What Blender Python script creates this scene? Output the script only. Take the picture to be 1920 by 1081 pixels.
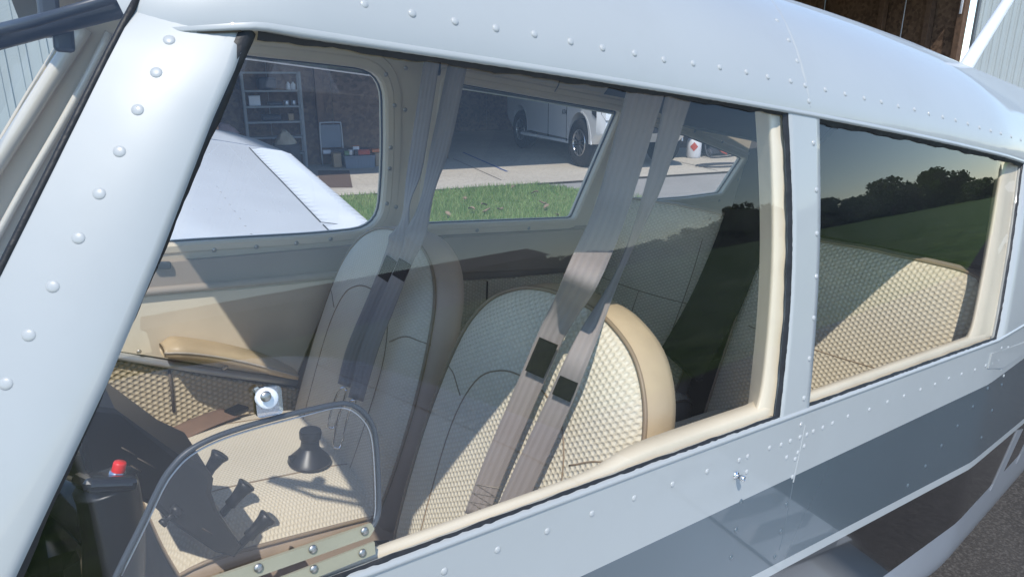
import bpy, bmesh, math, random
import numpy as np
from mathutils import Matrix, Vector

for o in list(bpy.data.objects):
    bpy.data.objects.remove(o)
scene = bpy.context.scene
COL = scene.collection
rad = math.radians
rng = random.Random(7)

# ------------------------------------------------------------------ camera, sky, sun, exposure
F_PX, W_PX, H_PX = 1300.0, 1920.0, 1081.0          # focal length and frame, in photograph pixels
PITCH = rad(17.0)                                   # camera looks 17 degrees down
YAW = rad(52.88)                                    # angle between view direction and the airplane's aft axis
TILT = rad(4.7)                                     # airplane sits nose-up by this much
CAM_W = Vector((0.0, -0.93, 1.70))                  # world: x = aft, y = starboard, z = up, ground z = 0
CAM_A = Vector((0.0, -0.93, 0.33))                  # the same point in airplane coordinates (z = 0 at window sill)

fwd_h = Vector((math.cos(YAW), math.sin(YAW), 0))
right = Vector((math.sin(YAW), -math.cos(YAW), 0))
fwd = fwd_h * math.cos(PITCH) - Vector((0, 0, 1)) * math.sin(PITCH)
upv = right.cross(fwd)
cam = bpy.data.cameras.new('camera')
cam.sensor_width = 36.0
cam.lens = F_PX / W_PX * 36.0
cam.clip_start = 0.01
cam.clip_end = 3000
cam_o = bpy.data.objects.new('camera', cam)
COL.objects.link(cam_o)
mw = Matrix((right, upv, -fwd)).transposed().to_4x4()
mw.translation = CAM_W
cam_o.matrix_world = mw
scene.camera = cam_o

SUN_EL, SUN_A = rad(56.0), rad(39.0)                # azimuth measured from port (-y) towards the nose (-x)
sun_dir = Vector((-math.cos(SUN_EL) * math.sin(SUN_A), -math.cos(SUN_EL) * math.cos(SUN_A), math.sin(SUN_EL)))
world = bpy.data.worlds.new('World')
scene.world = world
world.use_nodes = True
wn = world.node_tree.nodes
wl = world.node_tree.links
wn.clear()
sky = wn.new('ShaderNodeTexSky')
sky.sky_type = 'NISHITA'
sky.sun_disc = False
sky.sun_elevation = SUN_EL
# sky sun_rotation turns clockwise from +y seen from above
sky.sun_rotation = math.atan2(sun_dir.x, sun_dir.y)
sky.air_density = 1.0
sky.dust_density = 0.0
sky.ozone_density = 2.4
sky.altitude = 1200
bg = wn.new('ShaderNodeBackground')
bg.inputs['Strength'].default_value = 0.15
wo = wn.new('ShaderNodeOutputWorld')
wl.new(sky.outputs[0], bg.inputs['Color'])
wl.new(bg.outputs[0], wo.inputs['Surface'])

sun = bpy.data.lights.new('sun', 'SUN')
sun.energy = 2.25
sun.angle = rad(0.53)
sun.color = (1.0, 0.955, 0.88)
sun_o = bpy.data.objects.new('sun', sun)
COL.objects.link(sun_o)
sun_o.rotation_euler = sun_dir.to_track_quat('Z', 'Y').to_euler()
sun_o.location = (0, 0, 30)

vs = scene.view_settings
vs.view_transform = 'Standard'
vs.look = 'None'
vs.gamma = 1.0
vs.exposure = 0.88
vs.use_curve_mapping = False
scene.render.engine = 'CYCLES'
cy = scene.cycles
cy.max_bounces = 10
cy.diffuse_bounces = 6
cy.glossy_bounces = 5
cy.transparent_max_bounces = 16
cy.caustics_reflective = False
cy.caustics_refractive = False
cy.sample_clamp_indirect = 6.0
cy.use_denoising = True

# ------------------------------------------------------------------ frames and helpers
ct, st = math.cos(TILT), math.sin(TILT)
ROT_A = Matrix(((ct, 0, st), (0, 1, 0), (-st, 0, ct)))           # airplane -> world rotation
T_A = Matrix.Translation(CAM_W) @ ROT_A.to_4x4() @ Matrix.Translation(-CAM_A)
T_W = Matrix.Identity(4)


def ground_pt(r, f):
    """metres right of / ahead of the camera on the ground -> world"""
    p = CAM_W + right * r + fwd_h * f
    return Vector((p.x, p.y, 0))


# hangar frame: origin on the door threshold, s along the front, n into the building
H_O = ground_pt(0.44, 11.45)
hs = (right * 0.923 + fwd_h * 0.386).normalized()
hn = Vector((-hs.y, hs.x, 0))
T_H = Matrix((hs, hn, Vector((0, 0, 1)))).transposed().to_4x4()
T_H.translation = H_O


def ray_a(u, v):
    d = right * (u - W_PX / 2) - upv * (v - H_PX / 2) + fwd * F_PX
    return ROT_A.transposed() @ d.normalized()


def aty(u, v, y):
    d = ray_a(u, v)
    return CAM_A + d * ((y - CAM_A.y) / d.y)


def atz(u, v, z):
    d = ray_a(u, v)
    return CAM_A + d * ((z - CAM_A.z) / d.z)


def atx(u, v, x):
    d = ray_a(u, v)
    return CAM_A + d * ((x - CAM_A.x) / d.x)


def onback(u, v, x0, k, z0=0.1):
    """on the reclined plane x = x0 + k (z - z0)"""
    d = ray_a(u, v)
    s = (x0 - k * z0 - CAM_A.x + k * CAM_A.z) / (d.x - k * d.z)
    return CAM_A + d * s


TAN10 = math.tan(rad(10.0))


def onright(u, v, y0=0.505):
    d = ray_a(u, v)
    s = (y0 - TAN10 * CAM_A.z - CAM_A.y) / (d.y + TAN10 * d.z)
    return CAM_A + d * s


BASES = {}


def thing(name, label, cat, base=(0, 0, 0), T=T_A, group=None):
    e = bpy.data.objects.new(name, None)
    e.empty_display_size = 0.05
    COL.objects.link(e)
    e.matrix_world = T @ Matrix.Translation(Vector(base))
    e['label'] = label
    e['category'] = cat
    if group:
        e['group'] = group
    BASES[e.name] = Vector(base)
    return e


def set_parent(o, parent):
    o.parent = parent
    o.matrix_parent_inverse = Matrix.Identity(4)
    BASES[o.name] = BASES.get(parent.name, Vector((0, 0, 0)))


def mesh_obj(name, verts, faces, mat, parent=None, smooth=True, uv=None, T=None, flat_below=None):
    """verts are in the frame of the parent's thing (airplane, hangar or world coordinates)"""
    b = BASES.get(parent.name, Vector((0, 0, 0))) if parent is not None else Vector((0, 0, 0))
    me = bpy.data.meshes.new(name)
    me.from_pydata([(v[0] - b.x, v[1] - b.y, v[2] - b.z) for v in verts], [], faces)
    if smooth:
        me.polygons.foreach_set('use_smooth', [True] * len(me.polygons))
    if uv is not None:
        ul = me.uv_layers.new(name='UVMap')
        for li, l in enumerate(me.loops):
            ul.data[li].uv = uv[l.vertex_index]
    me.materials.append(mat)
    me.update()
    o = bpy.data.objects.new(name, me)
    COL.objects.link(o)
    if parent is not None:
        set_parent(o, parent)
    elif T is not None:
        o.matrix_world = T
    return o


def tag(o, label, cat=None, group=None, kind=None):
    if label:
        o['label'] = label
    if cat:
        o['category'] = cat
    if group:
        o['group'] = group
    if kind:
        o['kind'] = kind
    return o


class MB:
    """collects shapes of one part"""

    def __init__(self):
        self.v, self.f, self.uv = [], [], []

    def add(self, v, f, uv=None):
        n = len(self.v)
        self.v += [tuple(p) for p in v]
        self.uv += list(uv) if uv is not None else [(p[0], p[1]) for p in v]
        self.f += [tuple(i + n for i in q) for q in f]

    def grid(self, rows, closed=False, uv=None):
        m = len(rows[0])
        v = [p for r in rows for p in r]
        f = []
        for i in range(len(rows) - 1):
            for j in range(m if closed else m - 1):
                k = (j + 1) % m
                f.append((i * m + j, i * m + k, (i + 1) * m + k, (i + 1) * m + j))
        self.add(v, f, uv)

    def box(self, c, s, rot=None, bevel=0.0):
        c = Vector(c)
        bm = bmesh.new()
        bmesh.ops.create_cube(bm, size=1)
        for v in bm.verts:
            v.co = Vector((v.co.x * s[0], v.co.y * s[1], v.co.z * s[2]))
        if bevel > 0:
            bmesh.ops.bevel(bm, geom=bm.edges[:], offset=bevel, segments=2, affect='EDGES', profile=0.5)
        bm.verts.index_update()
        R = rot if rot is not None else Matrix.Identity(3)
        self.add([c + R @ v.co for v in bm.verts], [[v.index for v in f.verts] for f in bm.faces])
        bm.free()

    def tube(self, path, r, n=8, caps=True, rs=None):
        path = [Vector(p) for p in path]
        rows = []
        prev = None
        for i, p in enumerate(path):
            a = path[max(i - 1, 0)]
            b = path[min(i + 1, len(path) - 1)]
            t = (b - a).normalized()
            if prev is None:
                ref = Vector((0, 0, 1)) if abs(t.z) < 0.9 else Vector((1, 0, 0))
                x = t.cross(ref).normalized()
            else:
                x = (prev - t * prev.dot(t)).normalized()
            prev = x
            y = t.cross(x)
            rr = rs[i] if rs else r
            rows.append([p + (x * math.cos(2 * math.pi * k / n) + y * math.sin(2 * math.pi * k / n)) * rr for k in range(n)])
        self.grid(rows, closed=True)
        if caps:
            m = len(self.v)
            self.f.append(tuple(range(m - n, m)))
            self.f.append(tuple(reversed(range(m - n * len(rows), m - n * len(rows) + n))))

    def lathe(self, c, axis, prof, n=16):
        """prof = [(radius, height)]"""
        c = Vector(c)
        axis = Vector(axis).normalized()
        ref = Vector((0, 0, 1)) if abs(axis.z) < 0.9 else Vector((1, 0, 0))
        x = axis.cross(ref).normalized()
        y = axis.cross(x)
        rows = [[c + axis * h + (x * math.cos(2 * math.pi * k / n) + y * math.sin(2 * math.pi * k / n)) * max(r, 1e-5) for k in range(n)] for r, h in prof]
        self.grid(rows, closed=True)

    def prism(self, poly, d):
        """closed polygon (3d points) extruded along vector d"""
        d = Vector(d)
        p = [Vector(q) for q in poly]
        n = len(p)
        v = p + [q + d for q in p]
        f = [tuple(reversed(range(n))), tuple(range(n, 2 * n))]
        for i in range(n):
            j = (i + 1) % n
            f.append((i, j, n + j, n + i))
        self.add(v, f)

    def build(self, name, mat, parent=None, smooth=True, uv=False, T=None):
        return mesh_obj(name, self.v, self.f, mat, parent, smooth, self.uv if uv else None, T)


def shade_auto(o, ang=35):
    """flat faces stay crisp: mark sharp edges by angle"""
    me = o.data
    bm = bmesh.new()
    bm.from_mesh(me)
    bmesh.ops.recalc_face_normals(bm, faces=bm.faces)
    for e in bm.edges:
        if len(e.link_faces) == 2:
            e.smooth = e.calc_face_angle(0) < rad(ang)
    bm.to_mesh(me)
    bm.free()
    return o


def smooth_path(pts, n=6, closed=False):
    pts = [Vector(p) for p in pts]
    out = []
    m = len(pts)
    rngi = range(m) if closed else range(m - 1)
    for i in rngi:
        p0 = pts[(i - 1) % m] if closed or i > 0 else pts[0] * 2 - pts[1]
        p1, p2 = pts[i], pts[(i + 1) % m]
        p3 = pts[(i + 2) % m] if closed or i + 2 < m else pts[-1] * 2 - pts[-2]
        for k in range(n):
            t = k / n
            out.append(0.5 * ((2 * p1) + (p2 - p0) * t + (2 * p0 - 5 * p1 + 4 * p2 - p3) * t * t + (3 * p1 - p0 - 3 * p2 + p3) * t ** 3))
    if not closed:
        out.append(pts[-1])
    return out


def plate(outer, holes, to3d, thick, normal, name, mat, parent, smooth=False):
    """flat plate with holes; loops are 2d point lists, to3d maps (a, b) -> Vector"""
    cu = bpy.data.curves.new('tmp', 'CURVE')
    cu.dimensions = '2D'
    cu.fill_mode = 'BOTH'
    for loop in [outer] + list(holes):
        sp = cu.splines.new('POLY')
        sp.points.add(len(loop) - 1)
        for i, p in enumerate(loop):
            sp.points[i].co = (p[0], p[1], 0, 1)
        sp.use_cyclic_u = True
    ob = bpy.data.objects.new('tmp', cu)
    COL.objects.link(ob)
    dg = bpy.context.evaluated_depsgraph_get()
    me = ob.evaluated_get(dg).to_mesh()
    v = [to3d(q.co.x, q.co.y) for q in me.vertices]
    f = [tuple(p.vertices) for p in me.polygons]
    ob.evaluated_get(dg).to_mesh_clear()
    bpy.data.objects.remove(ob)
    bpy.data.curves.remove(cu)
    mb = MB()
    mb.add(v, f)
    nv = Vector(normal)
    mb.add([p + nv * thick for p in v], [tuple(reversed(q)) for q in f])
    for loop in [outer] + list(holes):
        p = [to3d(a, b) for a, b in loop]
        k = len(p)
        mb.add(p + [q + nv * thick for q in p], [(i, (i + 1) % k, k + (i + 1) % k, k + i) for i in range(k)])
    return shade_auto(mb.build(name, mat, parent, smooth))


# ------------------------------------------------------------------ materials
MATS = {}


def new_mat(name):
    m = bpy.data.materials.new(name)
    m.use_nodes = True
    nt = m.node_tree
    nt.nodes.clear()
    out = nt.nodes.new('ShaderNodeOutputMaterial')
    return m, nt, out


def mat(name, col, rough=0.5, metal=0.0, spec=0.5, coat=0.0, var=0.06, vscale=6.0, bump=0.0, bscale=200.0, dirt=0.0, dirtcol=(0.1, 0.08, 0.06), coord='Object', sheen=0.0):
    m, nt, out = new_mat(name)
    N, L = nt.nodes, nt.links
    b = N.new('ShaderNodeBsdfPrincipled')
    b.inputs['Roughness'].default_value = rough
    b.inputs['Metallic'].default_value = metal
    b.inputs['Specular IOR Level'].default_value = spec
    b.inputs['Coat Weight'].default_value = coat
    b.inputs['Coat Roughness'].default_value = 0.04
    b.inputs['Sheen Weight'].default_value = sheen
    tc = N.new('ShaderNodeTexCoord')
    nz = N.new('ShaderNodeTexNoise')
    nz.inputs['Scale'].default_value = vscale
    nz.inputs['Detail'].default_value = 5
    L.new(tc.outputs[coord], nz.inputs['Vector'])
    ramp = N.new('ShaderNodeMapRange')
    ramp.inputs['From Min'].default_value = 0.3
    ramp.inputs['From Max'].default_value = 0.7
    ramp.inputs['To Min'].default_value = 1 - var
    ramp.inputs['To Max'].default_value = 1 + var
    L.new(nz.outputs['Fac'], ramp.inputs['Value'])
    mul = N.new('ShaderNodeVectorMath')
    mul.operation = 'SCALE'
    mul.inputs[0].default_value = col
    L.new(ramp.outputs[0], mul.inputs['Scale'])
    colsock = mul.outputs[0]
    if dirt > 0:
        n2 = N.new('ShaderNodeTexNoise')
        n2.inputs['Scale'].default_value = vscale * 2.3
        n2.inputs['Detail'].default_value = 8
        n2.inputs['Roughness'].default_value = 0.7
        L.new(tc.outputs[coord], n2.inputs['Vector'])
        r2 = N.new('ShaderNodeMapRange')
        r2.inputs['From Min'].default_value = 0.52
        r2.inputs['From Max'].default_value = 0.72
        r2.inputs['To Max'].default_value = dirt
        L.new(n2.outputs['Fac'], r2.inputs['Value'])
        mx = N.new('ShaderNodeMix')
        mx.data_type = 'RGBA'
        mx.inputs['B'].default_value = (*dirtcol, 1)
        L.new(r2.outputs[0], mx.inputs['Factor'])
        L.new(colsock, mx.inputs['A'])
        colsock = mx.outputs['Result']
    L.new(colsock, b.inputs['Base Color'])
    if bump > 0:
        n3 = N.new('ShaderNodeTexNoise')
        n3.inputs['Scale'].default_value = bscale
        n3.inputs['Detail'].default_value = 3
        L.new(tc.outputs[coord], n3.inputs['Vector'])
        bp = N.new('ShaderNodeBump')
        bp.inputs['Strength'].default_value = bump
        bp.inputs['Distance'].default_value = 0.002
        L.new(n3.outputs['Fac'], bp.inputs['Height'])
        L.new(bp.outputs[0], b.inputs['Normal'])
    L.new(b.outputs[0], out.inputs['Surface'])
    MATS[name] = m
    return m


def quilt(name, col, cell=0.0135, depth=0.0018, darken=0.62, stretch=1.25):
    """woven honeycomb upholstery, pattern in metres on the UV map"""
    m, nt, out = new_mat(name)
    N, L = nt.nodes, nt.links
    uv = N.new('ShaderNodeUVMap')
    mp = N.new('ShaderNodeMapping')
    mp.inputs['Scale'].default_value = (1 / (cell * stretch), 1 / cell, 1)
    L.new(uv.outputs[0], mp.inputs['Vector'])
    H = (0.866, 0.5, 0.5)          # flat-topped hexagons: wide, brick-like rows

    def wrap(src):
        w = N.new('ShaderNodeVectorMath')
        w.operation = 'WRAP'
        w.inputs[1].default_value = H
        w.inputs[2].default_value = (-H[0], -H[1], -H[2])
        L.new(src, w.inputs[0])
        return w.outputs[0]
    a = wrap(mp.outputs[0])
    sub = N.new('ShaderNodeVectorMath')
    sub.operation = 'SUBTRACT'
    sub.inputs[1].default_value = H
    L.new(mp.outputs[0], sub.inputs[0])
    b_ = wrap(sub.outputs[0])

    def ln(s):
        v = N.new('ShaderNodeVectorMath')
        v.operation = 'LENGTH'
        sx = N.new('ShaderNodeVectorMath')
        sx.operation = 'MULTIPLY'
        sx.inputs[1].default_value = (1, 1, 0)
        L.new(s, sx.inputs[0])
        L.new(sx.outputs[0], v.inputs[0])
        return v.outputs['Value']
    lt = N.new('ShaderNodeMath')
    lt.operation = 'LESS_THAN'
    L.new(ln(b_), lt.inputs[0])
    L.new(ln(a), lt.inputs[1])
    mx = N.new('ShaderNodeMix')
    mx.data_type = 'VECTOR'
    L.new(lt.outputs[0], mx.inputs['Factor'])
    L.new(a, mx.inputs['A'])
    L.new(b_, mx.inputs['B'])
    ab = N.new('ShaderNodeVectorMath')
    ab.operation = 'ABSOLUTE'
    L.new(mx.outputs['Result'], ab.inputs[0])
    dt = N.new('ShaderNodeVectorMath')
    dt.operation = 'DOT_PRODUCT'
    dt.inputs[1].default_value = (0.866, 0.5, 0)
    L.new(ab.outputs[0], dt.inputs[0])
    sp = N.new('ShaderNodeSeparateXYZ')
    L.new(ab.outputs[0], sp.inputs[0])
    mxx = N.new('ShaderNodeMath')
    mxx.operation = 'MAXIMUM'
    L.new(dt.outputs['Value'], mxx.inputs[0])
    L.new(sp.outputs['Y'], mxx.inputs[1])
    hgt = N.new('ShaderNodeMapRange')
    hgt.interpolation_type = 'SMOOTHSTEP'
    hgt.inputs['From Min'].default_value = 0.5
    hgt.inputs['From Max'].default_value = 0.10
    L.new(mxx.outputs[0], hgt.inputs['Value'])
    fine = N.new('ShaderNodeTexNoise')
    fine.inputs['Scale'].default_value = 900
    fine.inputs['Detail'].default_value = 2
    L.new(uv.outputs[0], fine.inputs['Vector'])
    add = N.new('ShaderNodeMath')
    add.operation = 'MULTIPLY_ADD'
    add.inputs[1].default_value = 0.18
    L.new(fine.outputs['Fac'], add.inputs[0])
    L.new(hgt.outputs[0], add.inputs[2])
    bp = N.new('ShaderNodeBump')
    bp.inputs['Strength'].default_value = 0.9
    bp.inputs['Distance'].default_value = depth * 1.25
    L.new(add.outputs[0], bp.inputs['Height'])
    big = N.new('ShaderNodeTexNoise')
    big.inputs['Scale'].default_value = 5
    big.inputs['Detail'].default_value = 5
    L.new(uv.outputs[0], big.inputs['Vector'])
    mr = N.new('ShaderNodeMapRange')
    mr.inputs['From Min'].default_value = 0.3
    mr.inputs['From Max'].default_value = 0.7
    mr.inputs['To Min'].default_value = 0.9
    mr.inputs['To Max'].default_value = 1.06
    L.new(big.outputs['Fac'], mr.inputs['Value'])
    cr = N.new('ShaderNodeMix')
    cr.data_type = 'RGBA'
    cr.inputs['A'].default_value = (col[0] * darken, col[1] * darken * 0.97, col[2] * darken * 0.92, 1)
    cr.inputs['B'].default_value = (*col, 1)
    L.new(hgt.outputs[0], cr.inputs['Factor'])
    sc = N.new('ShaderNodeVectorMath')
    sc.operation = 'SCALE'
    L.new(cr.outputs['Result'], sc.inputs[0])
    L.new(mr.outputs[0], sc.inputs['Scale'])
    b = N.new('ShaderNodeBsdfPrincipled')
    b.inputs['Roughness'].default_value = 0.85
    b.inputs['Specular IOR Level'].default_value = 0.25
    b.inputs['Sheen Weight'].default_value = 0.15
    L.new(sc.outputs[0], b.inputs['Base Color'])
    L.new(bp.outputs[0], b.inputs['Normal'])
    L.new(b.outputs[0], out.inputs['Surface'])
    MATS[name] = m
    return m


def glass(name, tint, gain=1.0, base=0.04, rough=0.0, wav=0.0, dust=0.0):
    """thin clear sheet: tinted transmission plus mirror reflection by angle (both faces)"""
    m, nt, out = new_mat(name)
    N, L = nt.nodes, nt.links
    tr = N.new('ShaderNodeBsdfTransparent')
    tr.inputs['Color'].default_value = (*tint, 1)
    gl = N.new('ShaderNodeBsdfGlossy')
    gl.inputs['Roughness'].default_value = rough
    gl.inputs['Color'].default_value = (1, 1, 1, 1)
    lw = N.new('ShaderNodeLayerWeight')
    lw.inputs['Blend'].default_value = 0.5
    pw = N.new('ShaderNodeMath')
    pw.operation = 'POWER'
    pw.inputs[1].default_value = 5
    L.new(lw.outputs['Facing'], pw.inputs[0])
    ma = N.new('ShaderNodeMath')
    ma.operation = 'MULTIPLY_ADD'
    ma.inputs[1].default_value = 1 - base
    ma.inputs[2].default_value = base
    L.new(pw.outputs[0], ma.inputs[0])
    # two faces: R = 2F / (1 + F)
    n1 = N.new('ShaderNodeMath')
    n1.operation = 'MULTIPLY'
    n1.inputs[1].default_value = 2 * gain
    L.new(ma.outputs[0], n1.inputs[0])
    n2 = N.new('ShaderNodeMath')
    n2.operation = 'ADD'
    n2.inputs[1].default_value = 1
    L.new(ma.outputs[0], n2.inputs[0])
    dv = N.new('ShaderNodeMath')
    dv.operation = 'DIVIDE'
    dv.use_clamp = True
    L.new(n1.outputs[0], dv.inputs[0])
    L.new(n2.outputs[0], dv.inputs[1])
    mx = N.new('ShaderNodeMixShader')
    L.new(dv.outputs[0], mx.inputs[0])
    L.new(tr.outputs[0], mx.inputs[1])
    L.new(gl.outputs[0], mx.inputs[2])
    if wav > 0:
        tc = N.new('ShaderNodeTexCoord')
        nz = N.new('ShaderNodeTexNoise')
        nz.inputs['Scale'].default_value = 3.0
        nz.inputs['Detail'].default_value = 1
        L.new(tc.outputs['Object'], nz.inputs['Vector'])
        bp = N.new('ShaderNodeBump')
        bp.inputs['Strength'].default_value = wav
        bp.inputs['Distance'].default_value = 0.01
        L.new(nz.outputs['Fac'], bp.inputs['Height'])
        L.new(bp.outputs[0], gl.inputs['Normal'])
    last = mx.outputs[0]
    if dust > 0:
        # thin uneven film of dust and wiping marks
        t2 = N.new('ShaderNodeTexCoord')
        mp2 = N.new('ShaderNodeMapping')
        mp2.inputs['Rotation'].default_value = (0, 0.6, 0)
        mp2.inputs['Scale'].default_value = (4, 4, 22)
        L.new(t2.outputs['Object'], mp2.inputs['Vector'])
        dn = N.new('ShaderNodeTexNoise')
        dn.inputs['Scale'].default_value = 3
        dn.inputs['Detail'].default_value = 8
        dn.inputs['Roughness'].default_value = 0.7
        L.new(mp2.outputs[0], dn.inputs['Vector'])
        dm = N.new('ShaderNodeMapRange')
        dm.inputs['From Min'].default_value = 0.35
        dm.inputs['From Max'].default_value = 0.75
        dm.inputs['To Min'].default_value = dust * 0.35
        dm.inputs['To Max'].default_value = dust * 1.9
        L.new(dn.outputs['Fac'], dm.inputs['Value'])
        df = N.new('ShaderNodeBsdfDiffuse')
        df.inputs['Color'].default_value = (0.75, 0.74, 0.72, 1)
        m3 = N.new('ShaderNodeMixShader')
        L.new(dm.outputs[0], m3.inputs[0])
        L.new(last, m3.inputs[1])
        L.new(df.outputs[0], m3.inputs[2])
        last = m3.outputs[0]
    L.new(last, out.inputs['Surface'])
    MATS[name] = m
    return m


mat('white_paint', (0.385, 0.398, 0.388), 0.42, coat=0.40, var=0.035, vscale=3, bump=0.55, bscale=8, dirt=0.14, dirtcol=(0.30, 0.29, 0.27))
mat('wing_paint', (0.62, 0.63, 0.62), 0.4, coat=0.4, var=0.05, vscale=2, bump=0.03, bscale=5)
mat('grey_paint', (0.075, 0.100, 0.115), 0.25, coat=0.8, var=0.06, vscale=3, bump=0.10, bscale=7)
mat('black_paint', (0.012, 0.011, 0.011), 0.15, coat=1.0, var=0.05, vscale=3, bump=0.02, bscale=6)
mat('silver_paint', (0.36, 0.38, 0.40), 0.32, metal=0.25, coat=0.6, var=0.05, vscale=4)
mat('seal_black', (0.012, 0.012, 0.013), 0.55, var=0.2, vscale=60, bump=0.6, bscale=120)
mat('vinyl_cream', (0.70, 0.61, 0.46), 0.5, var=0.06, vscale=8, bump=0.25, bscale=30, dirt=0.10, dirtcol=(0.42, 0.34, 0.24))
mat('vinyl_tan', (0.50, 0.385, 0.24), 0.45, var=0.10, vscale=12, bump=0.45, bscale=38, dirt=0.15, dirtcol=(0.3, 0.22, 0.14))
mat('vinyl_taupe', (0.32, 0.265, 0.215), 0.45, var=0.06, vscale=7, bump=0.15, bscale=450)
mat('vinyl_skirt', (0.50, 0.39, 0.30), 0.5, var=0.10, vscale=9, bump=0.6, bscale=28, dirt=0.15, dirtcol=(0.3, 0.22, 0.16))
mat('trim_beige', (0.64, 0.55, 0.41), 0.42, var=0.04, vscale=8, bump=0.08, bscale=400)
mat('vinyl_shaded', (0.14, 0.13, 0.125), 0.55, var=0.06, vscale=7, bump=0.15, bscale=450)  # aft cabin lining, with the shade of the rear cabin put into its colour
mat('headliner', (0.60, 0.54, 0.46), 0.6, var=0.04, vscale=9, bump=0.2, bscale=500)
mat('post_gloss', (0.74, 0.68, 0.57), 0.22, coat=0.5, var=0.04, vscale=8)
mat('piping_tan', (0.26, 0.19, 0.12), 0.5, var=0.08, vscale=30)
mat('seam_dark', (0.09, 0.07, 0.05), 0.7, var=0.1, vscale=30)
mat('black_plastic', (0.008, 0.008, 0.009), 0.38, var=0.1, vscale=6)
mat('black_gloss', (0.008, 0.008, 0.010), 0.16, var=0.1, vscale=15)
mat('dark_carpet', (0.018, 0.016, 0.015), 0.95, var=0.15, vscale=20)
mat('velcro', (0.006, 0.006, 0.006), 0.95, var=0.3, vscale=200, bump=0.8, bscale=1500)
def webbing_mat(name, col):
    m, nt, out = new_mat(name)
    N, L = nt.nodes, nt.links
    uv = N.new('ShaderNodeUVMap')
    sp = N.new('ShaderNodeSeparateXYZ')
    L.new(uv.outputs[0], sp.inputs[0])

    def wave(src, k):
        a = N.new('ShaderNodeMath')
        a.operation = 'MULTIPLY'
        a.inputs[1].default_value = k
        L.new(src, a.inputs[0])
        b_ = N.new('ShaderNodeMath')
        b_.operation = 'SINE'
        L.new(a.outputs[0], b_.inputs[0])
        return b_.outputs[0]
    w1, w2 = wave(sp.outputs[0], 2 * math.pi / 0.0085), wave(sp.outputs[1], 2 * math.pi / 0.0016)
    ad = N.new('ShaderNodeMath')
    ad.operation = 'MULTIPLY_ADD'
    ad.inputs[1].default_value = 0.35
    L.new(w2, ad.inputs[0])
    L.new(w1, ad.inputs[2])
    nz = N.new('ShaderNodeTexNoise')
    nz.inputs['Scale'].default_value = 25
    nz.inputs['Detail'].default_value = 6
    L.new(uv.outputs[0], nz.inputs['Vector'])
    mr = N.new('ShaderNodeMapRange')
    mr.inputs['From Min'].default_value = -1
    mr.inputs['To Min'].default_value = 0.90
    mr.inputs['To Max'].default_value = 0.98
    L.new(w1, mr.inputs['Value'])
    ml = N.new('ShaderNodeMath')
    ml.operation = 'MULTIPLY_ADD'
    ml.inputs[1].default_value = 0.07
    L.new(nz.outputs['Fac'], ml.inputs[0])
    L.new(mr.outputs[0], ml.inputs[2])
    sc = N.new('ShaderNodeVectorMath')
    sc.operation = 'SCALE'
    sc.inputs[0].default_value = col
    L.new(ml.outputs[0], sc.inputs['Scale'])
    bp = N.new('ShaderNodeBump')
    bp.inputs['Strength'].default_value = 0.5
    bp.inputs['Distance'].default_value = 0.0007
    L.new(ad.outputs[0], bp.inputs['Height'])
    b = N.new('ShaderNodeBsdfPrincipled')
    b.inputs['Roughness'].default_value = 0.6
    b.inputs['Sheen Weight'].default_value = 0.2
    L.new(sc.outputs[0], b.inputs['Base Color'])
    L.new(bp.outputs[0], b.inputs['Normal'])
    L.new(b.outputs[0], out.inputs['Surface'])
    MATS[name] = m


webbing_mat('webbing', (0.28, 0.24, 0.215))
mat('lap_web', (0.20, 0.125, 0.085), 0.6, var=0.08, vscale=40, bump=0.3, bscale=1600)
mat('chrome', (0.75, 0.75, 0.76), 0.18, metal=1.0, var=0.05, vscale=30)
mat('screw_metal', (0.42, 0.40, 0.37), 0.42, metal=1.0, var=0.1, vscale=60)
mat('red_button', (0.75, 0.02, 0.015), 0.35, var=0.05)
mat('hinge_cream', (0.33, 0.31, 0.22), 0.6, var=0.05, vscale=20, bump=0.1, bscale=200)
mat('knob_clear', (0.80, 0.81, 0.82), 0.25, var=0.03)
mat('smoke_visor', (0.045, 0.052, 0.062), 0.4, coat=0.1, var=0.15, vscale=10)
mat('thread', (0.42, 0.37, 0.30), 0.8, var=0.1, vscale=80)
quilt('quilt_seat', (0.72, 0.66, 0.52), cell=0.0078, depth=0.0014, darken=0.90, stretch=1.0)
quilt('quilt_fine', (0.70, 0.63, 0.50), cell=0.0062, depth=0.0008, darken=0.90, stretch=1.0)
quilt('weave_plain', (0.70, 0.63, 0.50), cell=0.0030, depth=0.0004, darken=0.92, stretch=1.4)
quilt('quilt_rear', (0.72, 0.64, 0.48), cell=0.0095, depth=0.0017, darken=0.82, stretch=1.05)
quilt('quilt_pocket', (0.60, 0.51, 0.35), cell=0.0108, depth=0.0024, darken=0.72, stretch=1.1)
glass('cabin_glass', (0.98, 0.98, 0.975), gain=0.60, dust=0.006, wav=0.02)
glass('rear_glass', (0.97, 0.97, 0.965), gain=0.66, dust=0.006, wav=0.02)
glass('far_glass', (0.96, 0.965, 0.97), gain=0.7, dust=0.005)
glass('vent_glass', (0.97, 0.975, 0.975), gain=0.7)
glass('clear_plastic', (0.86, 0.87, 0.88), gain=3.0)

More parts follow.
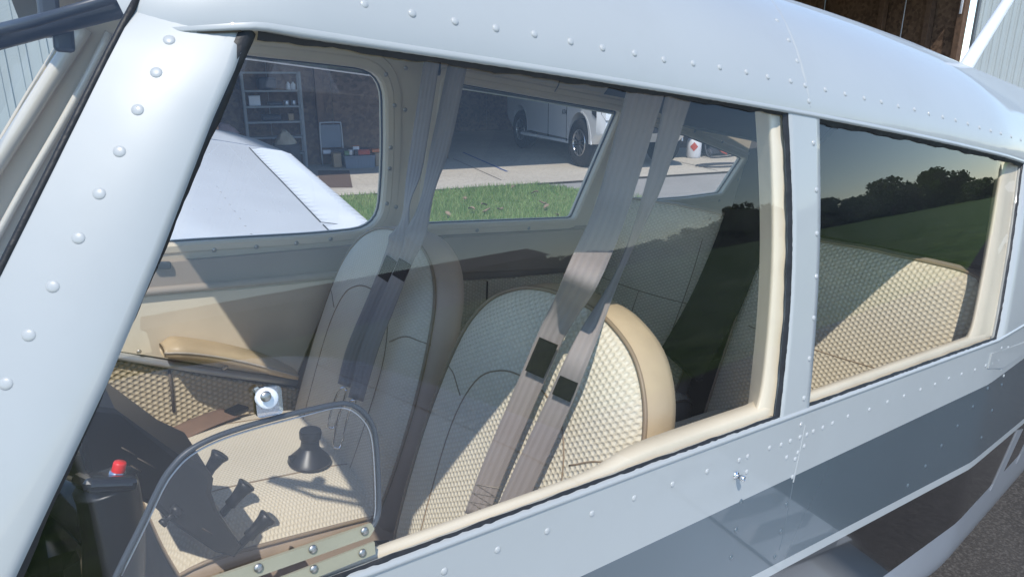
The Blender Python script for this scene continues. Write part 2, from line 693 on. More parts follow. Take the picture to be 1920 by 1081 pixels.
# ================================================================== ground and sky side
def noise_ground(name, c1, c2, scale, rough=0.95, bump=0.4, bscale=40, speck=None, speckscale=300):
    m, nt, out = new_mat(name)
    N, L = nt.nodes, nt.links
    tc = N.new('ShaderNodeTexCoord')
    a = N.new('ShaderNodeTexNoise')
    a.inputs['Scale'].default_value = scale
    a.inputs['Detail'].default_value = 8
    a.inputs['Roughness'].default_value = 0.65
    L.new(tc.outputs['Object'], a.inputs['Vector'])
    mr = N.new('ShaderNodeMapRange')
    mr.inputs['From Min'].default_value = 0.3
    mr.inputs['From Max'].default_value = 0.7
    L.new(a.outputs['Fac'], mr.inputs['Value'])
    mx = N.new('ShaderNodeMix')
    mx.data_type = 'RGBA'
    mx.inputs['A'].default_value = (*c1, 1)
    mx.inputs['B'].default_value = (*c2, 1)
    L.new(mr.outputs[0], mx.inputs['Factor'])
    col = mx.outputs['Result']
    if speck:
        s = N.new('ShaderNodeTexNoise')
        s.inputs['Scale'].default_value = speckscale
        s.inputs['Detail'].default_value = 2
        L.new(tc.outputs['Object'], s.inputs['Vector'])
        r2 = N.new('ShaderNodeMapRange')
        r2.inputs['From Min'].default_value = 0.45
        r2.inputs['From Max'].default_value = 0.7
        L.new(s.outputs['Fac'], r2.inputs['Value'])
        m2 = N.new('ShaderNodeMix')
        m2.data_type = 'RGBA'
        m2.inputs['B'].default_value = (*speck, 1)
        L.new(r2.outputs[0], m2.inputs['Factor'])
        L.new(col, m2.inputs['A'])
        col = m2.outputs['Result']
    b = N.new('ShaderNodeBsdfPrincipled')
    b.inputs['Roughness'].default_value = rough
    b.inputs['Specular IOR Level'].default_value = 0.2
    L.new(col, b.inputs['Base Color'])
    n3 = N.new('ShaderNodeTexNoise')
    n3.inputs['Scale'].default_value = bscale
    n3.inputs['Detail'].default_value = 5
    L.new(tc.outputs['Object'], n3.inputs['Vector'])
    bp = N.new('ShaderNodeBump')
    bp.inputs['Strength'].default_value = bump
    bp.inputs['Distance'].default_value = 0.02
    L.new(n3.outputs['Fac'], bp.inputs['Height'])
    L.new(bp.outputs[0], b.inputs['Normal'])
    L.new(b.outputs[0], out.inputs['Surface'])
    MATS[name] = m


noise_ground('field_grass', (0.07, 0.125, 0.025), (0.14, 0.19, 0.05), 0.35, bscale=6, speck=(0.045, 0.075, 0.02), speckscale=3)
noise_ground('asphalt', (0.036, 0.034, 0.033), (0.062, 0.057, 0.053), 1.2, bscale=120, speck=(0.105, 0.097, 0.09), speckscale=110)
noise_ground('drive_asphalt', (0.21, 0.20, 0.19), (0.29, 0.275, 0.26), 0.9, bscale=120, speck=(0.36, 0.34, 0.32), speckscale=120)
noise_ground('concrete', (0.42, 0.375, 0.31), (0.52, 0.475, 0.40), 0.8, bscale=60, speck=(0.36, 0.32, 0.27), speckscale=25)
noise_ground('lawn_soil', (0.09, 0.14, 0.035), (0.15, 0.19, 0.06), 3.0, bscale=50)


def sheet(name, pts, z, mat_, T=T_W, sub=None):
    me = mesh_obj(name, [(p[0], p[1], z) for p in pts], [tuple(range(len(pts)))], MATS[mat_], None, False, T=T)
    tag(me, None, None, None, 'structure')
    return me


sheet('ground', [(-900, -900), (900, -900), (900, 900), (-900, 900)], 0.0, 'field_grass')
# taxi lane the airplane stands on (world coordinates)
sheet('taxiway', [(-60, -4.5), (12, -4.5), (19, -6.5), (54, -16), (120, -34), (120, -13.0), (40, 8.0), (-60, 25)], 0.004, 'asphalt')
# driveway in front of the hangar, in hangar coordinates
sheet('driveway', [(0.0, -0.02), (0.95, -2.5), (2.0, -5.5), (40, -5.5), (40, -0.02)], 0.012, 'drive_asphalt', T=T_H)
lawn = sheet('lawn', [(-14, -0.08), (0.0, -0.08), (0.95, -2.5), (2.0, -5.5), (-14, -5.5)], 0.016, 'lawn_soil', T=T_H)

# ================================================================== hangar
def siding_mat():
    return mat('siding_paint', (0.41, 0.435, 0.42), 0.45, var=0.04, vscale=1.5)


def osb_mat():
    m, nt, out = new_mat('osb')
    N, L = nt.nodes, nt.links
    tc = N.new('ShaderNodeTexCoord')
    v = N.new('ShaderNodeTexVoronoi')
    v.inputs['Scale'].default_value = 16
    L.new(tc.outputs['Object'], v.inputs['Vector'])
    nz = N.new('ShaderNodeTexNoise')
    nz.inputs['Scale'].default_value = 0.9
    nz.inputs['Detail'].default_value = 6
    L.new(tc.outputs['Object'], nz.inputs['Vector'])
    sp = N.new('ShaderNodeSeparateColor')
    L.new(v.outputs['Color'], sp.inputs[0])
    ad = N.new('ShaderNodeMath')
    ad.operation = 'MULTIPLY_ADD'
    ad.inputs[1].default_value = 0.45
    L.new(sp.outputs[0], ad.inputs[0])
    L.new(nz.outputs['Fac'], ad.inputs[2])
    rp = N.new('ShaderNodeValToRGB')
    rp.color_ramp.elements[0].position = 0.35
    rp.color_ramp.elements[0].color = (0.055, 0.030, 0.018, 1)
    rp.color_ramp.elements[1].position = 0.95
    rp.color_ramp.elements[1].color = (0.19, 0.115, 0.07, 1)
    L.new(ad.outputs[0], rp.inputs[0])
    b = N.new('ShaderNodeBsdfPrincipled')
    b.inputs['Roughness'].default_value = 0.8
    L.new(rp.outputs[0], b.inputs['Base Color'])
    L.new(b.outputs[0], out.inputs['Surface'])
    MATS['osb'] = m
    return m


siding_mat()
osb_mat()
mat('trim_grey', (0.13, 0.14, 0.145), 0.5, var=0.05)
mat('antenna_white', (0.80, 0.80, 0.80), 0.4, var=0.02)
mat('wood_post', (0.13, 0.075, 0.045), 0.75, var=0.25, vscale=12)
mat('roof_steel', (0.34, 0.34, 0.33), 0.5, var=0.05)
mat('shelf_steel', (0.23, 0.235, 0.235), 0.5, var=0.1, vscale=10)
mat('cardboard', (0.36, 0.25, 0.15), 0.9, var=0.1, vscale=10)
mat('paper_white', (0.62, 0.62, 0.64), 0.8, var=0.06)
mat('tote_grey', (0.16, 0.175, 0.20), 0.5, var=0.06)
mat('dark_item', (0.035, 0.035, 0.042), 0.6, var=0.2)
mat('pink_cloth', (0.42, 0.28, 0.27), 0.9, var=0.15)
mat('beige_cloth', (0.45, 0.38, 0.28), 0.9, var=0.15)
mat('red_plastic', (0.42, 0.07, 0.04), 0.5, var=0.1)
mat('orange_plastic', (0.55, 0.16, 0.05), 0.5, var=0.1)
mat('green_plastic', (0.12, 0.2, 0.1), 0.5, var=0.1)
mat('tin', (0.45, 0.45, 0.47), 0.35, metal=0.6)
mat('mat_brown', (0.10, 0.065, 0.045), 0.95, var=0.2, vscale=20, bump=0.4)
mat('blue_line', (0.02, 0.055, 0.20), 0.7, var=0.15, vscale=5)
mat('drain_steel', (0.045, 0.035, 0.03), 0.6, metal=0.4, var=0.3, vscale=15)
mat('crack', (0.12, 0.10, 0.085), 0.9, var=0.2)

S0, S1, DOOR_H, EAVE = -5.0, 9.85, 3.75, 4.6
hg = thing('hangar', 'grey ribbed metal hangar with a wide open front and brown board lined walls', 'building', (0, 0, 0), T=T_H)
slab = sheet('hangar_floor', [(-26, -0.02), (31, -0.02), (31, 11.5), (-26, 11.5)], 0.02, 'concrete', T=T_H)


def siding_sheet_mesh(w, h):
    mb = MB()
    rows_x = []
    k = 0
    x = 0.0
    prof = []
    n = int(round(w / 0.225))
    for i in range(n):
        b = i * w / n
        prof += [(b, 0.0), (b + 0.10, 0.0), (b + 0.112, 0.0), (b + 0.118, -0.012), (b + 0.130, -0.012), (b + 0.136, 0.0)]
        if i % 1 == 0:
            prof += [(b + 0.19, 0.0), (b + 0.195, -0.020), (b + 0.212, -0.020), (b + 0.217, 0.0)]
    prof.append((w, 0.0))
    mb.grid([[(p[0], p[1], 0) for p in prof], [(p[0], p[1], h) for p in prof]])
    return mb


def wall_sheets(s_from, s_to, z0, z1):
    w = 0.9
    first = None
    s = s_from
    while s < s_to - 0.01:
        ww = min(w, s_to - s)
        mb = siding_sheet_mesh(ww, z1 - z0)
        if first is None or abs(ww - w) > 0.01:
            o = mb.build('siding_sheet', MATS['siding_paint'], hg, smooth=False)
            o.location = (s, 0, z0)
            if abs(ww - w) < 0.01:
                first = o
        else:
            o = first.copy()
            COL.objects.link(o)
            o.location = (s, 0, z0)
        s += w
    return first


wall_sheets(S0 - 11.7, S0, 0.0, EAVE)
wall_sheets(S1, S1 + 10.8, 0.0, EAVE)
wall_sheets(S0, S1, DOOR_H, EAVE)
mb = MB()
for s in (S0 - 0.06, S1 - 0.06):
    mb.box((s + 0.06, -0.02, DOOR_H / 2), (0.07, 0.05, DOOR_H))
mb.box(((S0 + S1) / 2, -0.03, DOOR_H + 0.05), (S1 - S0 + 0.2, 0.07, 0.12))
mb.build('door_trim', MATS['trim_grey'], hg, smooth=False)
# roof: shallow pitch, one slab
mb = MB()
mb.prism([(S0 - 12, -0.35, EAVE + 0.02), (S0 - 12, 11.6, EAVE + 1.2), (S0 - 12, 11.6, EAVE + 1.3), (S0 - 12, -0.35, EAVE + 0.12)], (S1 - S0 + 23, 0, 0))
mb.build('roof', MATS['roof_steel'], hg, smooth=False)
# inner walls of board: shallow bays left and right, deep bay in the middle
DEEP0, DEEP1, NSH, NDP = -0.3, 5.6, 3.95, 11.0


def board_wall(a, b, h=EAVE + 0.38):
    """boards 1.22 m wide along the line a -> b"""
    a, b = Vector(a), Vector(b)
    d = b - a
    n = max(1, int(round(d.length / 1.22)))
    step = d / n
    t = d.normalized()
    nrm = Vector((-t.y, t.x, 0))
    for i in range(n):
        p = a + step * i
        q = a + step * (i + 1)
        g = t * 0.004
        for z0, z1, dp_ in ((0.0, 2.44, 0.0), (2.40, h, 0.013)):
            m2 = MB()
            o_ = nrm * dp_
            m2.prism([p + g + o_ + Vector((0, 0, z0 + 0.02)), q - g + o_ + Vector((0, 0, z0 + 0.02)), q - g + o_ + Vector((0, 0, z1)), p + g + o_ + Vector((0, 0, z1))], nrm * 0.012)
            m2.build('wall_board', MATS['osb'], hg, smooth=False)


board_wall((S0, NSH, 0), (DEEP0, NSH, 0))
board_wall((DEEP1, NSH, 0), (S1 - 0.1, NSH, 0))
board_wall((S1 - 0.1, NSH, 0), (S1 - 0.1, 0.25, 0))
board_wall((S0 + 0.02, 0.1, 0), (S0 + 0.02, NSH, 0))
board_wall((DEEP0, NSH, 0), (DEEP0, NDP, 0))
board_wall((DEEP1, NDP, 0), (DEEP1, NSH, 0))
board_wall((DEEP0, NDP, 0), (DEEP1, NDP, 0), EAVE + 1.05)
for s_ in (DEEP0 - 0.02, DEEP1 + 0.01):
    mb = MB()
    mb.prism([(s_, NSH, EAVE + 0.2), (s_, NDP, EAVE + 0.2), (s_, NDP, EAVE + 1.13), (s_, NSH, EAVE + 0.42)], (0.01, 0, 0))
    mb.build('gable_board', MATS['osb'], hg, False)
mb = MB()
mb.box(((S0 + S1) / 2, 11.3, 2.85), (36, 0.1, 5.68))
mb.build('back_wall', MATS['siding_paint'], hg, smooth=False)
for s, n in ((-2.9, NSH - 0.08), (-0.42, NSH - 0.08), (7.9, NSH - 0.08), (S1 - 0.2, 2.1), (S1 - 0.18, 0.16), (S1 - 0.2, 0.9), (S0 + 0.15, 0.2)):
    mb = MB()
    mb.box((s, n, 2.3), (0.14, 0.14, 4.5), bevel=0.006)
    mb.build('wooden_post', MATS['wood_post'], hg, smooth=False)
# pale door rail pieces on the right post, cable and round ventilator
mb = MB()
mb.box((S1 - 0.26, 0.16, 3.2), (0.02, 0.05, 0.55), bevel=0.004)
mb.build('pale_bracket', MATS['paper_white'], hg)
mb = MB()
mb.box((S1 - 0.26, 0.16, 1.75), (0.02, 0.05, 0.5), bevel=0.004)
mb.build('pale_bracket', MATS['paper_white'], hg)
mb = MB()
mb.tube([(S1 - 0.22, 1.55, 0.4), (S1 - 0.22, 1.5, 4.4)], 0.012, 6)
mb.build('pull_rope', MATS['paper_white'], hg)

# drain grating in front of the door, slab crack, blue paint line
mb = MB()
mb.prism([(-0.1, -0.20, 0.022), (12, -0.20, 0.022), (12, -0.08, 0.022), (-0.1, -0.08, 0.022)], (0, 0, 0.006))
dr = mb.build('drain_channel', MATS['drain_steel'], None, False, T=T_H)
dr['kind'] = 'structure'


def hpt(r, f):
    """camera ground metres -> hangar coordinates"""
    p = ground_pt(r, f) - H_O
    return Vector((p.dot(hs), p.dot(hn), 0))


def hpix(u, v, z=0.02):
    """where the sight line of a photograph pixel meets height z, in hangar coordinates"""
    d = right * (u - W_PX / 2) - upv * (v - H_PX / 2) + fwd * F_PX
    p = CAM_W + d * ((z - CAM_W.z) / d.z) - H_O
    return Vector((p.dot(hs), p.dot(hn), z))


def line_on_floor(name, pa, pb, w, m):
    a, b = hpix(*pa), hpix(*pb)
    t = (b - a).normalized()
    n = Vector((-t.y, t.x, 0)) * w / 2
    mb = MB()
    z = Vector((0, 0, 0.004))
    mb.prism([a - n + z, b - n + z, b + n + z, a + n + z], (0, 0, 0.001))
    o = mb.build(name, MATS[m], None, False, T=T_H)
    o['kind'] = 'structure'


line_on_floor('blue_floor_line', (868, 286), (951, 322), 0.045, 'blue_line')
line_on_floor('floor_joint', (850, 298), (940, 338), 0.02, 'crack')
line_on_floor('floor_joint', (1275, 304), (1345, 320), 0.02, 'crack')

# ------------------------------------------------------------------ steel shelf unit
SH = Vector((-3.78, NSH - 0.28, 0.02))
sh = thing('shelf_unit', 'tall grey steel shelving unit with five shelves against the brown hangar wall', 'shelf', SH, T=T_H)
SW, SD, SHH = 1.0, 0.36, 1.76
for sx in (-1, 1):
    for sy in (-1, 1):
        mb = MB()
        mb.box(SH + Vector((sx * SW / 2, sy * SD / 2, SHH / 2)), (0.045, 0.03, SHH), bevel=0.003)
        mb.build('upright', MATS['shelf_steel'], sh, False)
SHELF_Z = [0.28, 0.58, 0.86, 1.14, 1.42, 1.74]
for z in SHELF_Z:
    mb = MB()
    mb.box(SH + Vector((0, 0, z)), (SW - 0.05, SD - 0.03, 0.035), bevel=0.003)
    mb.build('shelf', MATS['shelf_steel'], sh, False)


def hbox(name, label, cat, c, s, m, rz=0.0, group=None, bevel=0.01, lid=None):
    base = Vector((c[0], c[1], c[2] - s[2] / 2))
    t = thing(name, label, cat, base, T=T_H, group=group)
    R = Matrix.Rotation(rz, 3, 'Z')
    mb = MB()
    mb.box(c, s, R, bevel)
    mb.build('body', MATS[m], t, False)
    mb = MB()
    mb.box(Vector(c) + Vector((0, 0, s[2] / 2 + 0.004)), (s[0] * 1.01, s[1] * 1.01, 0.008), R, 0.002)
    mb.build('lid', MATS[lid or m], t, False)
    return t


def hlathe(name, label, cat, base, prof, m, group=None, axis=(0, 0, 1)):
    mb = MB()
    mb.lathe(base, axis, prof, 14)
    b = MB()
    o = mb.build(name, MATS[m], None, True, T=T_H)
    tag(o, label, cat, group)
    return o


zs = [z + 0.0185 + 0.02 for z in SHELF_Z]
hbox('white_box', 'white carton on the second shelf from the top of the shelving unit', 'box', SH + Vector((-0.32, 0, zs[3] - 0.02 + 0.085)), (0.2, 0.2, 0.17), 'paper_white')
hbox('dark_case', 'large dark case on the top inside shelf of the steel unit', 'case', SH + Vector((-0.08, 0, zs[4] - 0.02 + 0.11)), (0.32, 0.24, 0.22), 'dark_item', 0.2, bevel=0.05)
hbox('brown_carton', 'small brown carton at the right of the middle shelf', 'box', SH + Vector((0.3, -0.02, zs[2] - 0.02 + 0.06)), (0.1, 0.12, 0.12), 'cardboard')
hbox('tool_bag', 'low dark tool bag on the middle shelf of the steel unit', 'bag', SH + Vector((-0.05, 0, zs[2] - 0.02 + 0.055)), (0.36, 0.2, 0.11), 'dark_item', bevel=0.04)
hbox('tool_case', 'flat dark case lying on the second shelf from the top', 'case', SH + Vector((0.04, 0, zs[3] - 0.02 + 0.03)), (0.26, 0.2, 0.06), 'dark_item', 0.1, bevel=0.02)
can = [(0.0, 0), (0.045, 0), (0.048, 0.01), (0.048, 0.085), (0.044, 0.09), (0.0, 0.09)]
hlathe('tin_can', 'left tin can of the pair on the second shelf from the top', 'can', SH + Vector((0.24, -0.05, zs[3] - 0.02)), can, 'tin')
hlathe('tin_can', 'right tin can of the pair on the second shelf from the top', 'can', SH + Vector((0.37, -0.05, zs[3] - 0.02)), can, 'tin')
tall = [(0.0, 0), (0.04, 0), (0.042, 0.01), (0.042, 0.1), (0.02, 0.12), (0.018, 0.14), (0.0, 0.142)]
hlathe('spray_can', 'left white bottle of the pair on the topmost loaded shelf', 'bottle', SH + Vector((0.30, -0.04, zs[4] - 0.02)), tall, 'paper_white')
hlathe('spray_can', 'right white bottle of the pair on the topmost loaded shelf', 'bottle', SH + Vector((0.39, -0.04, zs[4] - 0.02)), tall, 'paper_white')


def cloth(name, label, c, r, h, m, seed, T=T_H):
    rg = random.Random(seed)
    n, k = 20, 6
    rows = []
    for i in range(k + 1):
        t = i / k
        ph = [rg.uniform(-0.18, 0.18) for _ in range(n)]
        rows.append([Vector(c) + Vector((r * (t * (1 + 0.8 * ph[j])) * math.cos(2 * math.pi * j / n), 0.7 * r * t * (1 + ph[j]) * math.sin(2 * math.pi * j / n), h * (1 - t ** 1.6) * (1 + ph[j]))) for j in range(n)])
    mb = MB()
    mb.grid(rows, closed=True)
    o = mb.build(name, MATS[m], None, True, T=T)
    tag(o, label, 'cloth')
    return o


hbox('crate', 'dark crate on the floor left of the steel shelving', 'crate', SH + Vector((-0.95, -0.1, 0.35)), (0.55, 0.45, 0.66), 'dark_item')
cloth('pink_cloth', 'crumpled pink cloth heaped on the dark crate left of the shelving', SH + Vector((-0.9, -0.1, 0.675)), 0.26, 0.18, 'pink_cloth', 3)
hbox('crate', 'dark crate on the floor in front of the steel shelving', 'crate', SH + Vector((0.12, -0.5, 0.25)), (0.45, 0.35, 0.46), 'dark_item')
cloth('beige_cloth', 'crumpled beige cloth on the crate in front of the steel shelving', SH + Vector((0.12, -0.5, 0.475)), 0.2, 0.24, 'beige_cloth', 5)

# ------------------------------------------------------------------ grey folding cart
CP = hpix(616, 303)
CP = Vector((CP.x, NSH - 0.22, 0.02))
ca = thing('folding_cart', 'grey folding cart with tube frame standing against the brown wall right of the shelves', 'cart', CP, T=T_H)
mb = MB()
mb.box(CP + Vector((0, 0.02, 0.56)), (0.40, 0.03, 0.44), bevel=0.01)
mb.build('panel', MATS['tote_grey'], ca, False)
mb = MB()
mb.tube(smooth_path([CP + Vector(p) for p in ((-0.21, -0.03, 0.0), (-0.21, 0, 0.5), (-0.20, 0, 0.78), (-0.16, 0, 0.82), (0.16, 0, 0.82), (0.20, 0, 0.78), (0.21, 0, 0.5), (0.21, -0.03, 0.0))], 4), 0.013, 8)
mb.build('frame', MATS['tin'], ca)
mb = MB()
mb.box(CP + Vector((0, -0.06, 0.27)), (0.40, 0.16, 0.07), bevel=0.01)
mb.build('tray', MATS['paper_white'], ca, False)

# ------------------------------------------------------------------ bin with clutter, boxes, mat
BP = hpix(673, 313)
bn = thing('storage_bin', 'grey ribbed storage bin on the hangar floor heaped with odds and ends', 'bin', BP, T=T_H)
mb = MB()
hw, hd, hh = 0.29, 0.19, 0.22
rows = []
for t, g in ((0.0, 0.93), (1.0, 1.0)):
    row = []
    for (ax, ay, bx_, by_, n) in ((-1, -1, 1, -1, 20), (1, -1, 1, 1, 12), (1, 1, -1, 1, 20), (-1, 1, -1, -1, 12)):
        for i in range(n):
            q = i / n
            x = ax + (bx_ - ax) * q
            y = ay + (by_ - ay) * q
            rib = 1.0 - (0.02 if i % 2 else 0.0)
            row.append(BP + Vector((x * hw * g * rib, y * hd * g * rib, hh * t)))
    rows.append(row)
mb.grid(rows, closed=True)
mb.build('body', MATS['tote_grey'], bn, False)
mb = MB()
mb.box(BP + Vector((0, 0, hh)), (hw * 2.08, hd * 2.08, 0.025), bevel=0.006)
mb.build('rim', MATS['tote_grey'], bn, False)
items = [('red_tool_case', 'red tool case lying on the grey bin', 'case', (0.10, -0.04, 0.05), (0.24, 0.12, 0.09), 'red_plastic'),
         ('jug', 'white and orange jug standing on the grey bin', 'jug', (-0.03, 0.02, 0.08), (0.12, 0.1, 0.16), 'paper_white'),
         ('dark_flask', 'dark flask at the middle of the heaped bin', 'flask', (-0.06, -0.12, 0.055), (0.07, 0.07, 0.1), 'dark_item'),
         ('green_pack', 'small green pack at the left end of the grey bin', 'pack', (-0.22, -0.04, 0.045), (0.09, 0.1, 0.08), 'green_plastic'),
         ('grey_pack', 'pale grey pack left of centre on the grey bin', 'pack', (-0.15, -0.06, 0.055), (0.07, 0.1, 0.1), 'tin')]
for nm, lb, ct_, off, s, m in items:
    hbox(nm, lb, ct_, BP + Vector((off[0], off[1], hh + 0.016 + s[2] / 2)), s, m, rng.uniform(-0.3, 0.3), bevel=0.015, lid='orange_plastic' if nm == 'jug' else None)
hbox('brown_box', 'brown cardboard box left of the grey bin below the cart', 'box', BP + Vector((-0.40, 0.12, 0.14)), (0.15, 0.3, 0.26), 'cardboard')
hbox('brown_box', 'low brown cardboard box right behind the grey bin', 'box', BP + Vector((0.38, 0.06, 0.13)), (0.13, 0.28, 0.25), 'cardboard')
hbox('white_pack', 'white printed carton right of the grey bin', 'box', BP + Vector((0.53, -0.02, 0.14)), (0.12, 0.2, 0.26), 'paper_white')
hbox('red_carton', 'flat reddish carton on the boxes right of the bin', 'box', BP + Vector((0.40, 0.1, 0.29)), (0.26, 0.2, 0.05), 'orange_plastic')
hbox('dark_toolbox', 'long dark toolbox behind the grey bin', 'toolbox', BP + Vector((-0.1, 0.36, 0.17)), (0.7, 0.22, 0.30), 'dark_item')
mp = [hpix(596, 321), hpix(655, 321), hpix(661, 352), hpix(600, 352)]
mb = MB()
mb.prism([p + Vector((0, 0, 0.002)) for p in mp], (0, 0, 0.012))
tag(mb.build('floor_mat', MATS['mat_brown'], None, False, T=T_H), 'brown doormat on the hangar floor beyond the far wing', 'mat')

# round ventilator on the right wall
mb = MB()
vc = Vector((S1 - 0.14, 1.02, 1.9))
mb.lathe(vc, (-1, 0, 0), [(0.0, 0.0), (0.20, 0.0), (0.20, 0.09), (0.18, 0.1), (0.17, 0.05), (0.0, 0.05)], 24)
fan = thing('wall_fan', 'round black fan hung on the brown wall above the cabin roof', 'fan', vc, T=T_H)
mb.build('shroud', MATS['dark_item'], fan)
for k in range(5):
    a = 2 * math.pi * k / 5
    m2 = MB()
    c = Vector((0, math.cos(a), math.sin(a)))
    d = Vector((0, -math.sin(a), math.cos(a)))
    p = vc + Vector((-0.07, 0, 0))
    m2.prism([p + c * 0.03 - d * 0.02, p + c * 0.155 - d * 0.05, p + c * 0.155 + d * 0.05, p + c * 0.03 + d * 0.02], (-0.006, 0, 0))
    m2.build('blade', MATS['tin'], fan, False)

# ------------------------------------------------------------------ gas cylinder, hose cart, cable
GP = hpix(1300, 296)
mb = MB()
mb.lathe(GP, (0, 0, 1), [(0, 0), (0.13, 0), (0.135, 0.03), (0.15, 0.05), (0.155, 0.34), (0.14, 0.40), (0.09, 0.44), (0.03, 0.46), (0.0, 0.46)], 20)
gt = thing('gas_cylinder', 'white gas cylinder with a red diamond label on the hangar floor', 'cylinder', GP, T=T_H)
mb.build('tank', MATS['paper_white'], gt)
mb = MB()
mb.lathe(GP + Vector((0, 0, 0.43)), (0, 0, 1), [(0.10, 0.0), (0.10, 0.09), (0.094, 0.09), (0.094, 0.0)], 16)
mb.build('collar', MATS['paper_white'], gt)
# red diamond, curved with the tank, facing the camera
cdir = (ROT_A.to_4x4() @ Vector((0, 0, 0, 1))).to_3d()
to_cam = (T_H.inverted() @ CAM_W) - GP
az0 = math.atan2(to_cam.y, to_cam.x)
mb = MB()
rows = []
for i in range(7):
    t = -1 + 2 * i / 6
    rows.append([GP + Vector((0.159 * math.cos(az0 + q * (1 - abs(t)) * 0.55), 0.159 * math.sin(az0 + q * (1 - abs(t)) * 0.55), 0.25 + t * 0.095)) for q in (-1, -0.5, 0, 0.5, 1)])
mb.grid(rows)
mb.build('diamond_label', MATS['red_plastic'], gt)
mb = MB()
mb.tube(smooth_path([GP + Vector(p) for p in ((0.25, -0.05, 0.5), (0.2, -0.1, 0.3), (0.22, -0.2, 0.06), (0.4, -0.25, 0.02), (0.75, -0.2, 0.02), (1.0, -0.1, 0.02))], 5), 0.018, 8)
tag(mb.build('black_hose', MATS['dark_item'], None, True, T=T_H), 'black hose draped beside the white gas cylinder', 'hose')
ht = thing('hand_truck', 'brown hand truck lying beyond the gas cylinder', 'hand truck', GP + Vector((0.65, 0.1, 0.0)), T=T_H)
for dx in (0, 0.3):
    m2 = MB()
    m2.tube([GP + Vector((0.45 + dx, 0.25, 0.42)), GP + Vector((0.75 + dx, 0.0, 0.1)), GP + Vector((0.85 + dx, -0.05, 0.05))], 0.016, 8)
    m2.build('rail', MATS['red_plastic'], ht)
for dx in (0.1, 0.95):
    m2 = MB()
    m2.lathe(GP + Vector((dx + 0.3, 0.0, 0.09)), (1, 0.3, 0), [(0, -0.025), (0.08, -0.025), (0.088, 0), (0.08, 0.025), (0, 0.025)], 16)
    m2.build('wheel', MATS['dark_item'], ht)
m2 = MB()
m2.box(GP + Vector((0.7, 0.2, 0.2)), (0.5, 0.3, 0.3), bevel=0.03)
m2.build('crate', MATS['dark_item'], ht, False)
cb = hpix(1362, 312)
mb = MB()
pts = []
for i in range(40):
    a = i * 0.42
    pts.append(cb + Vector((0.55 * math.cos(a) * (1 + 0.1 * math.sin(a * 1.7)), 0.22 * math.sin(a) + 0.004 * i, 0.012 + 0.0004 * i)))
mb.tube(pts, 0.011, 6)
tag(mb.build('power_cable', MATS['dark_item'], None, True, T=T_H), 'coiled black cable on the sunlit concrete right of the cylinder', 'cable')

# ------------------------------------------------------------------ pickup truck
mat('truck_white', (0.70, 0.71, 0.72), 0.3, coat=0.8, var=0.01)
mat('tyre', (0.016, 0.016, 0.017), 0.8, var=0.15, vscale=15)
mat('rim_metal', (0.42, 0.42, 0.43), 0.3, metal=0.9, var=0.05)
mat('rim_dark', (0.02, 0.02, 0.022), 0.4)
mat('lamp_glass', (0.5, 0.52, 0.55), 0.1, coat=1.0)
mat('liner_black', (0.012, 0.012, 0.013), 0.7)
ts, tn = 1.50, 0.62                       # near side, front bumper in hangar coordinates
TB = Vector((ts, tn, 0.02))
trk = thing('pickup_truck', 'white pickup truck parked nose out inside the hangar', 'truck', TB, T=T_H)
TW, TL = 2.04, 5.8


def tp(x, y, z):
    """truck coordinates: x across from the near side, y rearward from the front, z up"""
    return TB + Vector((x, y, z)) + Vector((y * 0.10, 0, 0))


ax1, ax2, wr = 1.02, 4.72, 0.455


def arch(c, r, n=12):
    return [(c + r * math.cos(math.pi * (1 - i / n)), 0.40 + r * math.sin(math.pi * (1 - i / n))) for i in range(n + 1)]


prof = [(0.16, 0.56)] + arch(ax1, 0.57) + [(1.6, 0.42), (4.1, 0.42)] + arch(ax2, 0.57) + [(5.7, 0.6), (5.8, 0.72), (5.8, 1.38), (3.95, 1.40), (3.9, 1.42), (3.5, 1.90), (2.3, 1.92), (1.62, 1.38), (0.35, 1.28), (0.08, 1.20), (0.02, 0.9), (0.04, 0.62)]
prof = [(y, z + 0.07) for y, z in prof]
cols = (0.0, 0.03, 0.10, 1.02, 1.94, 2.01, 2.04)
rows = []
for x in cols:
    edge = min(x, TW - x)
    ins = max(0.0, 0.10 - edge)
    row = []
    for (y, z) in prof:
        yy = y + (ins * 2.2 * max(0.0, (0.9 - y)) if y < 0.9 else 0)
        xx = x
        if z > 1.42:
            xx = 1.02 + (x - 1.02) * (1 - 0.32 * (z - 1.42))
        row.append(tp(xx, yy, z))
    rows.append(row)
mb = MB()
mb.grid(rows, closed=True)
n = len(prof)
bmv = [rows[0], rows[-1]]
for sgn, row in ((1, rows[0]), (-1, rows[-1])):
    # side skin split in simple quads above the arches
    top = {}
import mathutils
for row, fl in ((rows[0], False), (rows[-1], True)):
    tri = mathutils.geometry.tessellate_polygon([[Vector((p[1], p[2], 0)) for p in prof_] for prof_ in [[(0, y, z) for y, z in prof]]])
    mb.add(row, [tuple(reversed(t)) if fl else tuple(t) for t in tri])
body = shade_auto(mb.build('body', MATS['truck_white'], trk), 40)
# dark wheel wells
for c in (ax1, ax2):
    for x in (0.33, TW - 0.33):
        m2 = MB()
        pts = [(yy, zz) for yy, zz in [(q_[0], q_[1] + 0.07) for q_ in arch(c, 0.565)]]
        m2.prism([tp(x, yy, zz) for yy, zz in pts], (0.02, 0, 0))
        m2.build('wheel_well', MATS['liner_black'], trk, False)
for c in (ax1, ax2):
    for x in (-0.004, TW - 0.016):
        m2 = MB()
        o_, i_ = [[(q_[0], q_[1] + 0.07) for q_ in arch(c, r_)] for r_ in (0.59, 0.556)]
        m2.prism([tp(x, yy, zz) for yy, zz in o_ + list(reversed(i_))], (0.02, 0, 0))
        m2.build('wheel_arch_trim', MATS['truck_white'], trk, False)


